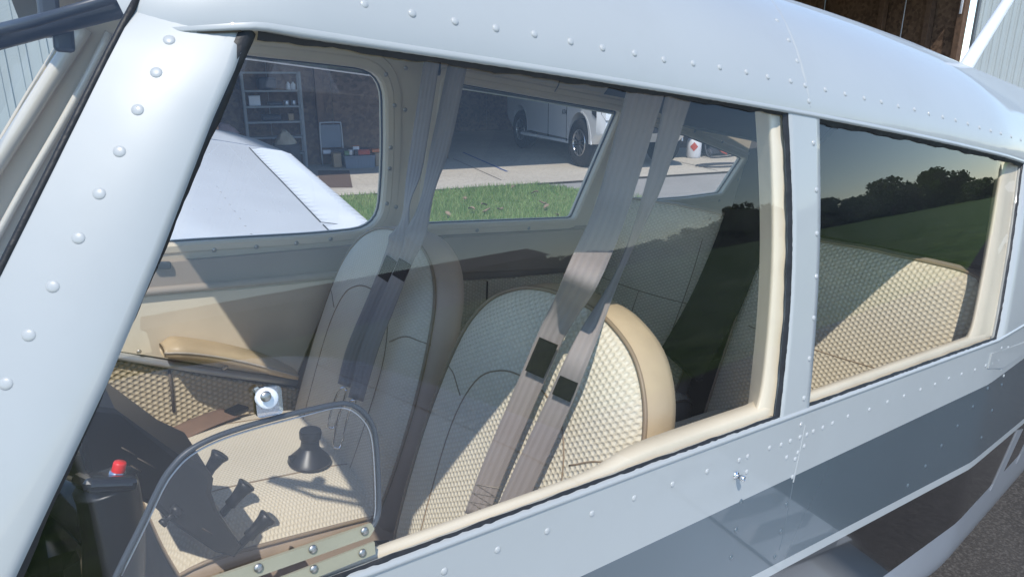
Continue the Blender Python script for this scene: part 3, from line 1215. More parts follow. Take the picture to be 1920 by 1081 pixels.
def wheel(x, y, side):
    c = tp(x, y, wr)
    ax = Vector((side, 0, 0))
    w = thing_part = None
    m2 = MB()
    prof_t = [(0.245, 0.02), (0.28, 0.0), (0.38, -0.005), (0.412, 0.02)]
    for k in range(5):
        b = 0.035 + k * 0.045
        prof_t += [(0.42, b), (0.42, b + 0.030), (0.408, b + 0.033), (0.408, b + 0.042)]
    prof_t += [(0.412, 0.262), (0.38, 0.285), (0.27, 0.27)]
    prof_t = [(r_ * 1.083 if r_ > 0.3 else r_, h_) for r_, h_ in prof_t]
    m2.lathe(c, -ax, prof_t, 40)
    ty = m2.build('wheel', MATS['tyre'], trk)
    m2 = MB()
    m2.lathe(c + ax * 0.0, -ax, [(0.252, 0.015), (0.238, 0.01), (0.232, 0.05), (0.06, 0.09), (0.0, 0.09)], 32)
    m2.build('rim_well', MATS['rim_dark'], ty)
    m2 = MB()
    m2.lathe(c, -ax, [(0.256, 0.018), (0.248, 0.0), (0.240, 0.0), (0.234, 0.03)], 32)
    m2.build('rim', MATS['rim_metal'], ty)
    for k in range(6):
        a = 2 * math.pi * k / 6
        for da in (-0.17, 0.17):
            p = [c - ax * 0.03 + Vector((0, math.cos(a + q), math.sin(a + q))) * r for q, r in ((da * 0.6 - 0.10, 0.06), (da * 0.6 + 0.10, 0.06), (da * 1.45 + 0.04, 0.240), (da * 1.45 - 0.04, 0.240))]
            m2 = MB()
            m2.prism(p, ax * 0.03)
            m2.build('spoke', MATS['rim_metal'], ty, False)
    m2 = MB()
    m2.lathe(c, -ax, [(0.0, -0.005), (0.05, -0.003), (0.065, 0.03)], 16)
    m2.build('hub_cap', MATS['rim_dark'], ty)


wheel(-0.01, ax1, -1)
wheel(-0.01, ax2, -1)
wheel(TW + 0.01, ax1, 1)
wheel(TW + 0.01, ax2, 1)


def front_panel(name, pts, depth, m, back=0.0):
    """pts (x, z) on the nose, drawn just proud of it"""
    def yv(x, z):
        edge = min(x, TW - x)
        ins = max(0.0, 0.10 - edge)
        pr = 0.02 + (0.06 * max(0, z - 0.9) / 0.3 if z > 0.9 else 0.02 * max(0, 0.9 - z) / 0.28)
        return pr + ins * 2.2 * 0.85 - back
    m2 = MB()
    p = [tp(x, yv(x, z) - 0.012, z + 0.05) for x, z in pts]
    m2.prism(p, (0.0, depth, 0))
    return m2.build(name, MATS[m], trk, False)


front_panel('grille', [(0.46, 0.80), (1.58, 0.80), (1.66, 1.15), (0.38, 1.15)], 0.05, 'liner_black')
for z in (0.86, 0.95, 1.04, 1.11):
    front_panel('grille_bar', [(0.50, z), (1.54, z), (1.55, z + 0.025), (0.49, z + 0.025)], 0.02, 'rim_metal', back=0.01)
front_panel('air_intake', [(0.42, 0.62), (1.62, 0.62), (1.62, 0.74), (0.42, 0.74)], 0.06, 'liner_black')
for fl in (0, 1):
    mir = (lambda x: TW - x) if fl else (lambda x: x)
    ord_ = (lambda l: list(reversed(l))) if fl else (lambda l: l)
    front_panel('headlight', ord_([(mir(x), z) for x, z in ((0.05, 0.98), (0.10, 0.86), (0.30, 0.86), (0.36, 1.0), (0.36, 1.12), (0.06, 1.13))]), 0.05, 'liner_black')
    front_panel('lamp', ord_([(mir(x), z) for x, z in ((0.14, 1.01), (0.30, 1.01), (0.31, 1.09), (0.14, 1.10))]), 0.03, 'lamp_glass', back=0.012)
    front_panel('fog_slot', ord_([(mir(x), z) for x, z in ((0.12, 0.66), (0.34, 0.70), (0.42, 0.84), (0.36, 0.84), (0.28, 0.75), (0.11, 0.72))]), 0.05, 'liner_black')
    m2 = MB()
    x = -0.004 if not fl else TW + 0.004
    m2.prism([tp(x, yy, zz) for yy, zz in ((0.22, 0.96), (0.40, 1.02), (0.46, 1.16), (0.22, 1.18))], (0.006 if fl else -0.006, 0, 0))
    m2.build('side_lamp', MATS['liner_black'], trk, False)
    # badge: three dark letters AT4 on the fender/door
m2 = MB()
bz, by = 0.95, 1.92


def stroke(a, b, w=0.014):
    a, b = Vector((0, *a)), Vector((0, *b))
    t = (b - a).normalized()
    nn = Vector((0, -t.z, t.y)) * w / 2
    q = [a - nn, b - nn, b + nn, a + nn]
    m2.prism([tp(-0.004, by - p.y, bz + p.z) for p in q], (-0.005, 0, 0))


for a, b in (((0, 0), (0.035, 0.09)), ((0.035, 0.09), (0.07, 0)), ((0.015, 0.03), (0.055, 0.03)), ((0.085, 0.085), (0.155, 0.085)), ((0.12, 0.085), (0.12, 0)), ((0.205, 0.09), (0.165, 0.03)), ((0.165, 0.03), (0.235, 0.03)), ((0.215, 0.09), (0.215, 0))):
    stroke(a, b)
m2.build('badge', MATS['liner_black'], trk, False)
m2 = MB()
m2.box(tp(-0.03, 2.85, 0.42), (0.14, 2.4, 0.06), bevel=0.015)
m2.build('running_board', MATS['truck_white'], trk, False)
m2 = MB()
m2.box(tp(0.0, 1.68, 0.78), (0.012, 0.012, 0.7))
m2.box(tp(0.0, 2.75, 0.88), (0.012, 0.012, 0.9))
m2.build('door_gap', MATS['liner_black'], trk, False)
m2 = MB()
m2.prism([tp(0.06, 1.95, 1.45), tp(0.06, 3.3, 1.45), tp(0.16, 3.2, 1.84), tp(0.16, 2.35, 1.84)], (-0.02, 0, 0))
m2.build('side_window', MATS['black_gloss'], trk, False)

# ------------------------------------------------------------------ lawn blades and dead leaves
NB = 26000
rg = np.random.default_rng(3)
s = rg.uniform(-6.5, 1.6, NB)
nn = rg.uniform(-3.6, 0.0, NB)
keep = (nn < -0.07 + 0.05 * np.sin(s * 7.3) * np.sin(s * 2.9 + 1)) & (s < 0.02 - 0.38 * (nn + 0.08) + 0.06 * np.sin(nn * 9) + rg.normal(0, 0.03, NB))
s, nn = s[keep], nn[keep]
k = len(s)
ang = rg.uniform(0, 2 * math.pi, k)
hgt = rg.uniform(0.035, 0.085, k) * (1 + 0.4 * np.sin(s * 2.1) * np.sin(nn * 2.7))
wd = rg.uniform(0.004, 0.008, k)
lean = rg.uniform(0.0, 0.05, k)
la = rg.uniform(0, 2 * math.pi, k)
V = np.zeros((k, 3, 3))
V[:, 0] = np.stack([s - np.cos(ang) * wd, nn - np.sin(ang) * wd, np.full(k, 0.016)], 1)
V[:, 1] = np.stack([s + np.cos(ang) * wd, nn + np.sin(ang) * wd, np.full(k, 0.016)], 1)
V[:, 2] = np.stack([s + np.cos(la) * lean, nn + np.sin(la) * lean, 0.016 + hgt], 1)


def blade_mat(name, c1, c2):
    m, nt, out = new_mat(name)
    N, L = nt.nodes, nt.links
    g = N.new('ShaderNodeNewGeometry')
    rp = N.new('ShaderNodeValToRGB')
    rp.color_ramp.elements[0].color = (*c1, 1)
    rp.color_ramp.elements[1].color = (*c2, 1)
    L.new(g.outputs['Random Per Island'], rp.inputs[0])
    d = N.new('ShaderNodeBsdfDiffuse')
    t = N.new('ShaderNodeBsdfTranslucent')
    L.new(rp.outputs[0], d.inputs[0])
    L.new(rp.outputs[0], t.inputs[0])
    mx = N.new('ShaderNodeMixShader')
    mx.inputs[0].default_value = 0.35
    L.new(d.outputs[0], mx.inputs[1])
    L.new(t.outputs[0], mx.inputs[2])
    L.new(mx.outputs[0], out.inputs['Surface'])
    MATS[name] = m


blade_mat('grass_blade', (0.10, 0.21, 0.045), (0.34, 0.42, 0.17))
blade_mat('leaf_dark', (0.045, 0.075, 0.018), (0.12, 0.16, 0.045))
me = bpy.data.meshes.new('lawn_grass')
me.from_pydata(V.reshape(-1, 3).tolist(), [], np.arange(3 * k).reshape(-1, 3).tolist())
me.materials.append(MATS['grass_blade'])
go = bpy.data.objects.new('lawn_grass', me)
COL.objects.link(go)
go.matrix_world = T_H
go['kind'] = 'stuff'
go['label'] = 'short green lawn grass in front of the hangar'
mat('dead_leaf', (0.22, 0.155, 0.10), 0.8, var=0.25)
for i, (u, v) in enumerate([(884, 393), (908, 385), (912, 395), (938, 391), (1018, 380), (1025, 388), (963, 352), (1003, 362), (840, 402), (1046, 402), (872, 372)]):
    p = hpix(u, v, 0.06)
    mb = MB()
    a = rng.uniform(0, 6)
    rows = []
    for i_ in range(4):
        t = i_ / 3
        w = 0.035 * math.sin(math.pi * (0.08 + 0.84 * t))
        row = []
        for q in (-1, 0, 1):
            x, y, z = (t - 0.5) * 0.10, q * w, 0.02 * q * q + 0.02 * math.sin(3 * t + i)
            row.append(p + Vector((x * math.cos(a) - y * math.sin(a), x * math.sin(a) + y * math.cos(a), z)))
        rows.append(row)
    mb.grid(rows)
    o = mb.build('dead_leaf', MATS['dead_leaf'], None, True, T=T_H)
    tag(o, 'curled brown dead leaf lying on the green lawn', 'leaf', 'dead leaves on the lawn')

# ------------------------------------------------------------------ port side: tree line, shed (seen mirrored in the cabin windows)
mat('bark', (0.07, 0.05, 0.035), 0.9, var=0.2)


def tree_mesh(seed, h, w):
    rg = np.random.default_rng(seed)
    cl = []
    nclump = 34
    for i in range(nclump):
        t = rg.uniform(0.03, 1.0)
        rr = w * math.sin(math.pi * min(0.97, 0.30 + 0.62 * t)) ** 0.7 * rg.uniform(0.15, 1.0)
        a = rg.uniform(0, 2 * math.pi)
        cl.append((rr * math.cos(a), rr * math.sin(a), h * t * 0.93, rg.uniform(0.5, 1.1) * w * 0.36))
    C_ = np.array(cl)
    n = 3600
    idx = rg.integers(0, nclump, n)
    d = rg.normal(size=(n, 3))
    d /= np.linalg.norm(d, axis=1)[:, None]
    P = C_[idx, :3] + d * (C_[idx, 3] * rg.uniform(0.55, 1.05, n))[:, None] * np.array([1, 1, 0.75])
    s_ = rg.uniform(0.10, 0.24, n)
    a = rg.normal(size=(n, 3))
    a /= np.linalg.norm(a, axis=1)[:, None]
    b = np.cross(a, rg.normal(size=(n, 3)))
    b /= np.linalg.norm(b, axis=1)[:, None]
    Q = np.stack([P - a * s_[:, None] - b * s_[:, None] * 0.6, P + a * s_[:, None] - b * s_[:, None] * 0.6, P + a * s_[:, None] + b * s_[:, None] * 0.6, P - a * s_[:, None] + b * s_[:, None] * 0.6], 1)
    me = bpy.data.meshes.new('crown')
    me.from_pydata(Q.reshape(-1, 3).tolist(), [], np.arange(4 * n).reshape(-1, 4).tolist())
    me.materials.append(MATS['leaf_dark'])
    tb = MB()
    tb.tube([(0, 0, -0.1), (0.1, 0, h * 0.3), (0, 0.1, h * 0.75)], 0.2, 8, rs=[0.28, 0.2, 0.06])
    for i in range(5):
        a_ = i * 1.3
        tb.tube([(0.05, 0.03, h * (0.3 + 0.08 * i)), (w * 0.6 * math.cos(a_), w * 0.6 * math.sin(a_), h * (0.5 + 0.08 * i))], 0.08, 6, rs=[0.1, 0.03])
    tm = bpy.data.meshes.new('trunk')
    tm.from_pydata(tb.v, [], tb.f)
    tm.materials.append(MATS['bark'])
    return me, tm


TM = [tree_mesh(11, 4.6, 3.4), tree_mesh(12, 3.8, 3.6), tree_mesh(13, 5.4, 3.2)]
rt = random.Random(5)
az_list = [12.5 + i * 0.82 for i in range(52)]
kinds = ['bushy', 'low broad', 'tall']
for i, az in enumerate(az_list):
    dist = rt.uniform(104, 128)
    a = rad(az)
    kk = rt.choice([0, 1, 2])
    sc = rt.uniform(0.8, 1.1) * (0.85 + 0.35 * math.exp(-((az - 21) / 3.0) ** 2) + 0.55 * math.exp(-((az - 33) / 4.5) ** 2) - 0.15 * math.exp(-((az - 43) / 6.0) ** 2))
    if az < 18.5:
        sc *= 0.62
    base = (dist * math.cos(a), -0.93 - dist * math.sin(a), 0.0)
    t = thing('field_tree', 'green tree of the tree line across the field, mirrored in the cabin windows', 'tree', base, T=T_W, group='trees along the far side of the field')
    t.rotation_euler = (0, 0, rt.uniform(0, 6))
    t.scale = (1.1, 1.1, sc)
    for nm, me in zip(('crown', 'trunk'), TM[kk]):
        o = bpy.data.objects.new(nm, me)
        COL.objects.link(o)
        o.parent = t

mat('shed_brown', (0.15, 0.085, 0.06), 0.6, var=0.08, vscale=2)
mat('shed_roof', (0.10, 0.075, 0.065), 0.6, var=0.06)
az, dist = rad(64), 62.0
sb = Vector((dist * math.cos(az), -0.93 - dist * math.sin(az), 0))
along = Vector((math.sin(az + 0.25), math.cos(az + 0.25), 0))
outw = Vector((along.y, -along.x, 0))
if outw.dot(sb) < 0:
    outw = -outw
shd = thing('brown_shed', 'long brown metal shed across the field, mirrored in the cabin window', 'shed', sb, T=T_W)
mb = MB()
L2, D2, HH = 18.0, 9.0, 3.6
mb.prism([sb - along * L2, sb + along * L2, sb + along * L2 + outw * D2, sb - along * L2 + outw * D2], (0, 0, HH))
mb.build('wall', MATS['shed_brown'], shd, False)
mb = MB()
zz = Vector((0, 0, 1))
e = [sb - along * (L2 + 0.4) - outw * 0.4 + zz * (HH + 0.01), sb - along * (L2 + 0.4) + outw * D2 / 2 + zz * (HH + 1.5), sb - along * (L2 + 0.4) + outw * (D2 + 0.4) + zz * (HH + 0.01)]
mb.prism(e, along * (2 * L2 + 0.8))
mb.build('roof', MATS['shed_roof'], shd, False)
for q in (-12, -4, 4, 12):
    mb = MB()
    c = sb + along * q - outw * 0.03
    mb.prism([c - along * 2.6, c + along * 2.6, c + along * 2.6 + zz * 3.0, c - along * 2.6 + zz * 3.0], outw * 0.02)
    mb.build('door', MATS['shed_roof'], shd, False)

# ================================================================== airplane
ap = thing('airplane', 'white light airplane with grey and black side stripes, cabin filling the picture', 'airplane', (0, 0, 0))


def zw(x):
    """height of the upper window edge"""
    x = max(x, 0.0)
    return 0.375 - 0.0103 * x - 0.0219 * x * x if x < 1.9 else 0.2764 - 0.0935 * (x - 1.9)


def ztop(x):
    pts = [(-0.6, 0.30), (-0.2, 0.50), (0.1, 0.565), (0.5, 0.585), (1.2, 0.572), (1.7, 0.552), (2.35, 0.526), (2.7, 0.498), (3.0, 0.462), (4.0, 0.33)]
    for (a, za), (b, zb) in zip(pts, pts[1:]):
        if x <= b:
            t = max(0, (x - a) / (b - a))
            return za + (zb - za) * t
    return pts[-1][1]


def sidew(x):
    """half width at the sill"""
    w = 0.53
    if x > 1.43:
        w -= 0.0875 * (x - 1.43)
    if x < -0.1:
        w -= 0.10 * (-0.1 - x)
    return w


def Yz(x, z):
    """half width of the fuselage at height z"""
    w0 = sidew(x)
    z1 = zw(x)
    if z <= 0:
        if z > -0.44:
            return w0 + 0.006 * math.sin(min(1, -z / 0.3) * math.pi / 2)
        q = min(1.0, (-z - 0.44) / 0.2)
        return (w0 + 0.006) * math.sqrt(max(0, 1 - q * q)) * 0.999
    if z <= z1:
        return w0 - TAN10 * z + 0.0035 * math.sin(math.pi * z / z1)
    yw = w0 - TAN10 * z1
    q = min(1.0, (z - z1) / (ztop(x) - z1))
    return yw * math.sqrt(max(0.0, 1 - q ** 1.75))


def onskin(u, v, off=0.0):
    y = -0.53
    p = aty(u, v, y)
    for _ in range(40):
        y = y * 0.4 + 0.6 * (-Yz(p.x, p.z) - off)
        p = aty(u, v, y)
    return p


def skin(x, z, off=0.0):
    return Vector((x, -Yz(x, z) - off, z))


def nrm_skin(p):
    e = 0.004
    a = skin(p.x + e, p.z) - skin(p.x - e, p.z)
    b = skin(p.x, p.z + e) - skin(p.x, p.z - e)
    n = a.cross(b).normalized()
    return n if n.y < 0 else -n


def frange(a, b, n):
    return [a + (b - a) * i / (n - 1) for i in range(n)]


# ---- roof skin (from one upper window edge over to the other), windshield top at the front
def roof_front(phi):
    """x of the windshield's upper edge"""
    return 0.085 - 0.05 * math.sin(phi)


def roof_pt(x, phi, off=0.0, side=-1):
    z1, zt = zw(x), ztop(x)
    if side > 0:
        z1 += 0.032
    yw = sidew(x) - TAN10 * z1
    if x < 0.15:
        s_ = (0.15 - x) / 0.065
        yw -= 0.034 * s_ ** 1.4
        z1 -= 0.012 * s_
    if x < 0.24:
        yw += 0.0030 * min(1.0, (0.24 - x) / 0.08)
    q = (max(0.0, math.sin(phi)) ** 2) ** (1 / 1.75)
    return Vector((x, side * (yw * math.cos(phi)) - 0, z1 + (zt - z1) * q + off))


PH = [0.0, 0.03, 0.07, 0.12, 0.2] + frange(0.3, math.pi / 2, 16)
XS = frange(0, 1, 60)
rows = []
for t in XS:
    row = []
    for side, phs in ((-1, PH), (1, list(reversed(PH))[1:])):
        for ph in phs:
            xf = roof_front(ph)
            x = xf + (3.4 - xf) * t
            row.append(roof_pt(x, ph, side=side))
    rows.append(row)
mb = MB()
mb.grid(rows)
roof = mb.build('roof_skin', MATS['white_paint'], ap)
# rolled lower edge of the roof skin over the windows
mb = MB()
for side in (-1, 1):
    rows = []
    for x in frange(0.086, 0.2, 16) + frange(0.23, 3.2, 80):
        p = roof_pt(x, 0, side=side)
        g = 0.25 + 0.75 * min(1.0, max(0.0, (x - 0.10) / 0.08))
        rows.append([p + Vector((0, side * 0.0, 0.002)), p + Vector((0, side * 0.0022 * g, -0.0005 * g)), p + Vector((0, side * 0.0018 * g, -0.0035 * g)), p + Vector((0, -side * 0.004, -0.0045 * g)), p + Vector((0, -side * 0.012, -0.002))])
    mb.grid(rows)
mb.build('roof_lip', MATS['white_paint'], roof)


def band(name, zt_, zb_, m, x0=-0.30, x1=3.4, nz=6, side=-1):
    rows = []
    for x in frange(x0, x1, 100):
        a, b = zt_(x), zb_(x)
        rows.append([Vector((x, side * Yz(x, a + (b - a) * t), a + (b - a) * t)) for t in frange(0, 1, nz)])
    mb = MB()
    mb.grid(rows)
    return mb.build(name, MATS[m], ap)


def z_sill(x):
    return -0.001 - 0.006 * max(0, x - 0.5)


z_s1 = lambda x: -0.089
z_s2 = lambda x: -0.217 - 0.050 * (x - 0.9)
z_s3 = lambda x: z_s2(x) - 0.0145
z_s4 = lambda x: -0.372 - 0.0 * x
z_bt = lambda x: -0.64
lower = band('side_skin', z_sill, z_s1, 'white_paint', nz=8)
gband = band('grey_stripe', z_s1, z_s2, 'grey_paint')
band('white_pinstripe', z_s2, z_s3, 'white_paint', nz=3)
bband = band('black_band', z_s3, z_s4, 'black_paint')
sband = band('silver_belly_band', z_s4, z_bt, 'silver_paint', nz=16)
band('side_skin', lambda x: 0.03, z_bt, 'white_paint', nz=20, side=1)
# rolled upper edge of the side skin along the sill
rows = []
for x in frange(-0.2, 3.0, 60):
    p = skin(x, z_sill(x))
    rows.append([p + Vector((0, 0.0, -0.003)), p + Vector((0, -0.0022, -0.0005)), p + Vector((0, -0.0015, 0.0025)), p + Vector((0, 0.004, 0.0035)), p + Vector((0, 0.012, 0.001))])
mb = MB()
mb.grid(rows)
mb.build('sill_lip', MATS['white_paint'], lower)
# belly
rows = [[Vector((x, s_ * Yz(x, -0.639), -0.64)) for s_ in (-1, 0, 1)] for x in frange(-0.5, 3.4, 20)]
mb = MB()
mb.grid(rows)
mb.build('belly', MATS['silver_paint'], ap)


# ---- windshield post (front pillar)
PR = [(486, 16), (441, 130), (400, 222), (350, 352), (300, 482), (250, 604), (200, 722), (150, 828), (100, 932), (30, 1081), (-60, 1270)]
PL = [(270, -22), (231, 50), (200, 110), (150, 210), (100, 310), (50, 410), (0, 510), (-50, 610), (-100, 712), (-200, 915), (-290, 1100)]
rows = []
for ri, ((ur, vr), (ul_, vl)) in enumerate(zip(PR, PL)):
    a = onskin(ur, vr)
    b = aty(ul_, vl, a.y + 0.035)
    row = []
    for t in frange(0, 1, 12):
        p = a.lerp(b, t)
        bul = 0.0055 * math.sin(math.pi * t ** 0.8) * min(1.0, (ri + 0.3) / 2.5) - (0.006 if ri == 0 else 0.0)
        if t == 0:
            p0 = p + Vector((0, 0.014, 0))
            row.append(p0)
        row.append(p + Vector((-0.002 * t, -bul, 0)))
    rows.append(row)
mb = MB()
mb.grid(rows)
post = mb.build('windshield_post', MATS['white_paint'], ap)

# ---- strip between the two side windows and the panel behind the second one
def xw1(z):   # aft edge of window 1
    t = z / 0.355
    return 0.733 + 0.016 * t + 0.012 * math.sin(math.pi * max(0, min(1, t)))


def xw2(z):   # front edge of window 2
    t = z / 0.355
    return 0.797 + 0.019 * t + 0.006 * math.sin(math.pi * max(0, min(1, t)))


def xw3(z):   # aft edge of window 2
    return 1.422 + 0.38 * z + 0.25 * z * z


def vstrip(name, xa, xb, m, n=20, nx=8, z0=-0.004, zf=zw):
    rows = []
    for i in range(n):
        t = i / (n - 1)
        row = []
        for j in range(nx):
            q = j / (nx - 1)
            z = z0 + 0.36 * t
            x = xa(z) + (xb(z) - xa(z)) * q
            z = z0 + (zf(x) + 0.003 - z0) * t
            x = xa(z) + (xb(z) - xa(z)) * q
            row.append(skin(x, z, -0.0005))
        # turned edges
        row = [row[0] + Vector((0.0, 0.012, 0))] + row + [row[-1] + Vector((0, 0.012, 0))]
        rows.append(row)
    mb = MB()
    mb.grid(rows)
    return mb.build(name, MATS[m], ap)


bpost = vstrip('door_post_skin', xw1, xw2, 'white_paint')
vstrip('side_skin', xw3, lambda z: 3.4, 'white_paint', nx=30)

# ---- glass
def glass_grid(name, xa, xb, m, n=16, nx=30, off=-0.006, side=-1):
    rows = []
    for i in range(n):
        t = i / (n - 1)
        row = []
        for j in range(nx):
            q = j / (nx - 1)
            z = -0.012 + 0.38 * t
            x = xa(z) + (xb(z) - xa(z)) * q
            z = -0.012 + (zw(x) + 0.008 + 0.012) * t
            x = xa(z) + (xb(z) - xa(z)) * q
            row.append(Vector((x, side * (sidew(x) - TAN10 * z + 0.0035 * math.sin(math.pi * max(-0.05, min(1.05, z / zw(x)))) + off), z)))
        rows.append(row)
    mb = MB()
    mb.grid(rows)
    return mb.build(name, MATS[m], ap)


A0 = onskin(480, 38)
A1 = onskin(30, 1081)


def xw0(z):   # front edge of window 1 along the post
    return A1.x + (A0.x - A1.x) * (z - A1.z) / (A0.z - A1.z)


g1 = glass_grid('side_window', lambda z: xw0(z) - 0.012, lambda z: xw1(z) + 0.012, 'cabin_glass')
g2 = glass_grid('side_window', lambda z: xw2(z) - 0.012, lambda z: xw3(z) + 0.012, 'rear_glass')


# ---- ragged black sealant round the two windows
def seal(name, path, w, off=0.004, seed=0, inward=None):
    rg = random.Random(seed)
    rows = []
    for i, p in enumerate(path):
        a = path[max(0, i - 1)]
        b = path[min(len(path) - 1, i + 1)]
        t = (b - a).normalized()
        n = nrm_skin(p)
        s_ = n.cross(t).normalized()
        if s_.dot(inward(p)) < 0:
            s_ = -s_
        ww = w * (1.0 + 0.10 * math.sin(i * 0.37 + seed) + 0.07 * math.sin(i * 0.83 + 2 * seed) + rg.uniform(-0.05, 0.05))
        q = p - n * off
        rows.append([q - s_ * 0.006, q - s_ * 0.001 + n * 0.003, q + s_ * ww * 0.5 + n * rg.uniform(0.001, 0.003), q + s_ * ww])
    mb = MB()
    mb.grid(rows)
    return mb.build(name, MATS['seal_black'], ap)


def win_center(p):
    return Vector((0.42, -0.5, 0.18)) - p if p.x < 0.77 else Vector((1.12, -0.5, 0.16)) - p


p1 = [skin(x, zw(x) - 0.001) for x in frange(0.15, 0.748, 120)]
seal('window_seal', p1, 0.0065, seed=1, inward=lambda p: Vector((0, 0, -1)))
p1 = [skin(xw1(z), z) for z in frange(-0.002, 0.355, 70)]
seal('window_seal', p1, 0.0065, seed=2, inward=lambda p: Vector((-1, 0, 0)))
p1 = [skin(x, z_sill(x) + 0.002) for x in frange(-0.05, 0.735, 140)]
seal('window_seal', p1, 0.004, seed=3, inward=lambda p: Vector((0, 0, 1)))
p1 = [skin(xw0(z), z) for z in frange(0.0, 0.37, 70)]
seal('window_seal', p1, 0.004, seed=4, inward=lambda p: Vector((1, 0, 0)))
p1 = [skin(x, zw(x) - 0.001) for x in frange(0.815, 1.60, 100)]
seal('window_seal', p1, 0.0085, seed=5, inward=lambda p: Vector((0, 0, -1)))
p1 = [skin(xw2(z), z) for z in frange(-0.002, 0.352, 60)]
seal('window_seal', p1, 0.0028, seed=6, inward=lambda p: Vector((1, 0, 0)))
p1 = [skin(x, z_sill(x) + 0.002) for x in frange(0.797, 1.424, 100)]
seal('window_seal', p1, 0.0048, seed=7, inward=lambda p: Vector((0, 0, 1)))
p1 = [skin(xw3(z), z) for z in frange(-0.008, 0.31, 50)]
seal('window_seal', p1, 0.0025, seed=8, inward=lambda p: Vector((-1, 0, 0)))

# ---- rivets
rv = bpy.data.meshes.new('rivet')
mb = MB()
mb.lathe((0, 0, 0), (0, 0, 1), [(1.0, -0.15), (0.95, 0.06), (0.74, 0.25), (0.4, 0.35), (0.0, 0.38)], 12)
rv.from_pydata(mb.v, [], mb.f)
rv.polygons.foreach_set('use_smooth', [True] * len(rv.polygons))
rv_mats = {}
mat('rivet_white', (0.41, 0.42, 0.41), 0.4, coat=0.3, var=0.02)
mat('rivet_grey', (0.085, 0.112, 0.128), 0.3, coat=0.6, var=0.02)
for mn in ('white_paint', 'grey_paint', 'silver_paint', 'black_paint', 'screw_metal'):
    me = rv.copy()
    me.name = 'rivet'
    me.materials.append(MATS[{'white_paint': 'rivet_white', 'grey_paint': 'rivet_grey'}.get(mn, mn)])
    rv_mats[mn] = me


def rivet_at(p, n, r, parent, mn='white_paint', name='rivet'):
    o = bpy.data.objects.new(name, rv_mats[mn])
    COL.objects.link(o)
    set_parent(o, parent)
    b = BASES.get(parent.name, Vector())
    o.location = Vector(p) - b
    o.rotation_euler = Vector(n).to_track_quat('Z', 'Y').to_euler()
    o.scale = (r, r, r)
    return o


ROOF_R = [(683, 8), (773, 25), (853, 40), (930, 53), (1002, 64), (1070, 78), (1130, 90), (1190, 100), (1245, 112), (1300, 119), (1350, 126), (1400, 135), (1440, 144), (1483, 152), (1510, 160), (1548, 168), (1585, 176), (1621, 184), (1653, 191), (1685, 199), (1715, 205), (1742, 213), (1768, 219), (1792, 225), (1815, 232), (1837, 239), (1858, 245), (1877, 250), (1896, 256), (1914, 262), (1457, 38), (1479, 75), (1495, 114), (1517, 190)]
for u, v in ROOF_R:
    p = onskin(u, v)
    rivet_at(p, nrm_skin(p), 0.0034, roof)
POST_R = [(317, 75), (293, 136), (258, 206), (224, 284), (186, 363), (147, 446), (99, 537), (54, 628), (11, 719)]


def on_post(u, v):
    """pixel's sight line onto the post's own faces"""
    d = ray_a(u, v)
    me = post.data
    best = None
    for pl in me.polygons:
        vs_ = [me.vertices[i].co for i in pl.vertices]
        for tri in ((0, 1, 2), (0, 2, 3)):
            h = mathutils.geometry.intersect_ray_tri(vs_[tri[0]], vs_[tri[1]], vs_[tri[2]], d, CAM_A, True)
            if h and (best is None or (h - CAM_A).length < (best[0] - CAM_A).length):
                nn_ = pl.normal.copy()
                if nn_.dot(d) > 0:
                    nn_ = -nn_
                best = (h.copy(), nn_)
    return best


for u, v in POST_R:
    h = on_post(u, v)
    if h:
        rivet_at(h[0], h[1], 0.0037, post).scale.z = 0.0026
for u, v in [(1526, 268), (1531, 356), (1532, 438), (1531, 518), (1526, 596), (1518, 672), (1508, 746)]:
    p = onskin(u, v)
    rivet_at(p, nrm_skin(p), 0.0034, bpost)
SILL_R = [(833, 1070), (933, 1030), (1026, 995), (1110, 962), (1189, 933), (1261, 907), (1326, 883), (1386, 862), (1402, 855), (1400, 884), (1443, 839), (1465, 833), (1482, 826), (1475, 857), (1491, 860), (1502, 795), (1500, 819), (1513, 814), (1525, 808), (1508, 836), (1543, 801), (1561, 793), (1590, 780), (1630, 767), (1664, 753), (1695, 742), (1726, 730), (1753, 720), (1779, 709), (1803, 701), (1828, 693), (1848, 685), (1860, 681), (1872, 675), (1885, 669), (1899, 665), (1878, 652), (1890, 651), (1905, 650), (1877, 692), (1882, 704), (1486, 893), (1496, 848)]
for u, v in SILL_R:
    p = onskin(u, v)
    rivet_at(p, nrm_skin(p), 0.0034, lower)
for u, v in [(1389, 939), (1475, 945), (1380, 993), (1464, 995), (1371, 1044), (1453, 1043), (1824, 762), (1795, 798), (1765, 835), (1735, 873), (1702, 909), (1860, 769), (1840, 820), (1852, 728), (1878, 721)]:
    p = onskin(u, v)
    rivet_at(p, nrm_skin(p), 0.0034, gband, 'grey_paint')
for u, v in [(1914, 911), (1901, 928), (1887, 942), (1874, 956), (1862, 971), (1848, 986), (1833, 1001), (1819, 1015), (1805, 1034), (1790, 1050), (1774, 1068), (1910, 955), (1898, 975), (1885, 995)]:
    p = onskin(u, v)
    rivet_at(p, nrm_skin(p), 0.0034, sband, 'silver_paint')


# ---- panel seams (thin overlap steps), static port bolt, patch plate
def seam(path, w, name, parent, m='white_paint', h=0.0005):
    rows = []
    for i, p in enumerate(path):
        a, b = path[max(0, i - 1)], path[min(len(path) - 1, i + 1)]
        t = (b - a).normalized()
        n = nrm_skin(p)
        s_ = n.cross(t).normalized()
        rows.append([p - s_ * w - n * 0.0005, p - s_ * w * 0.6 + n * h, p + n * h, p + s_ * 0.0006 - n * 0.0005])
    mb = MB()
    mb.grid(rows)
    return shade_auto(mb.build(name, MATS[m], parent))


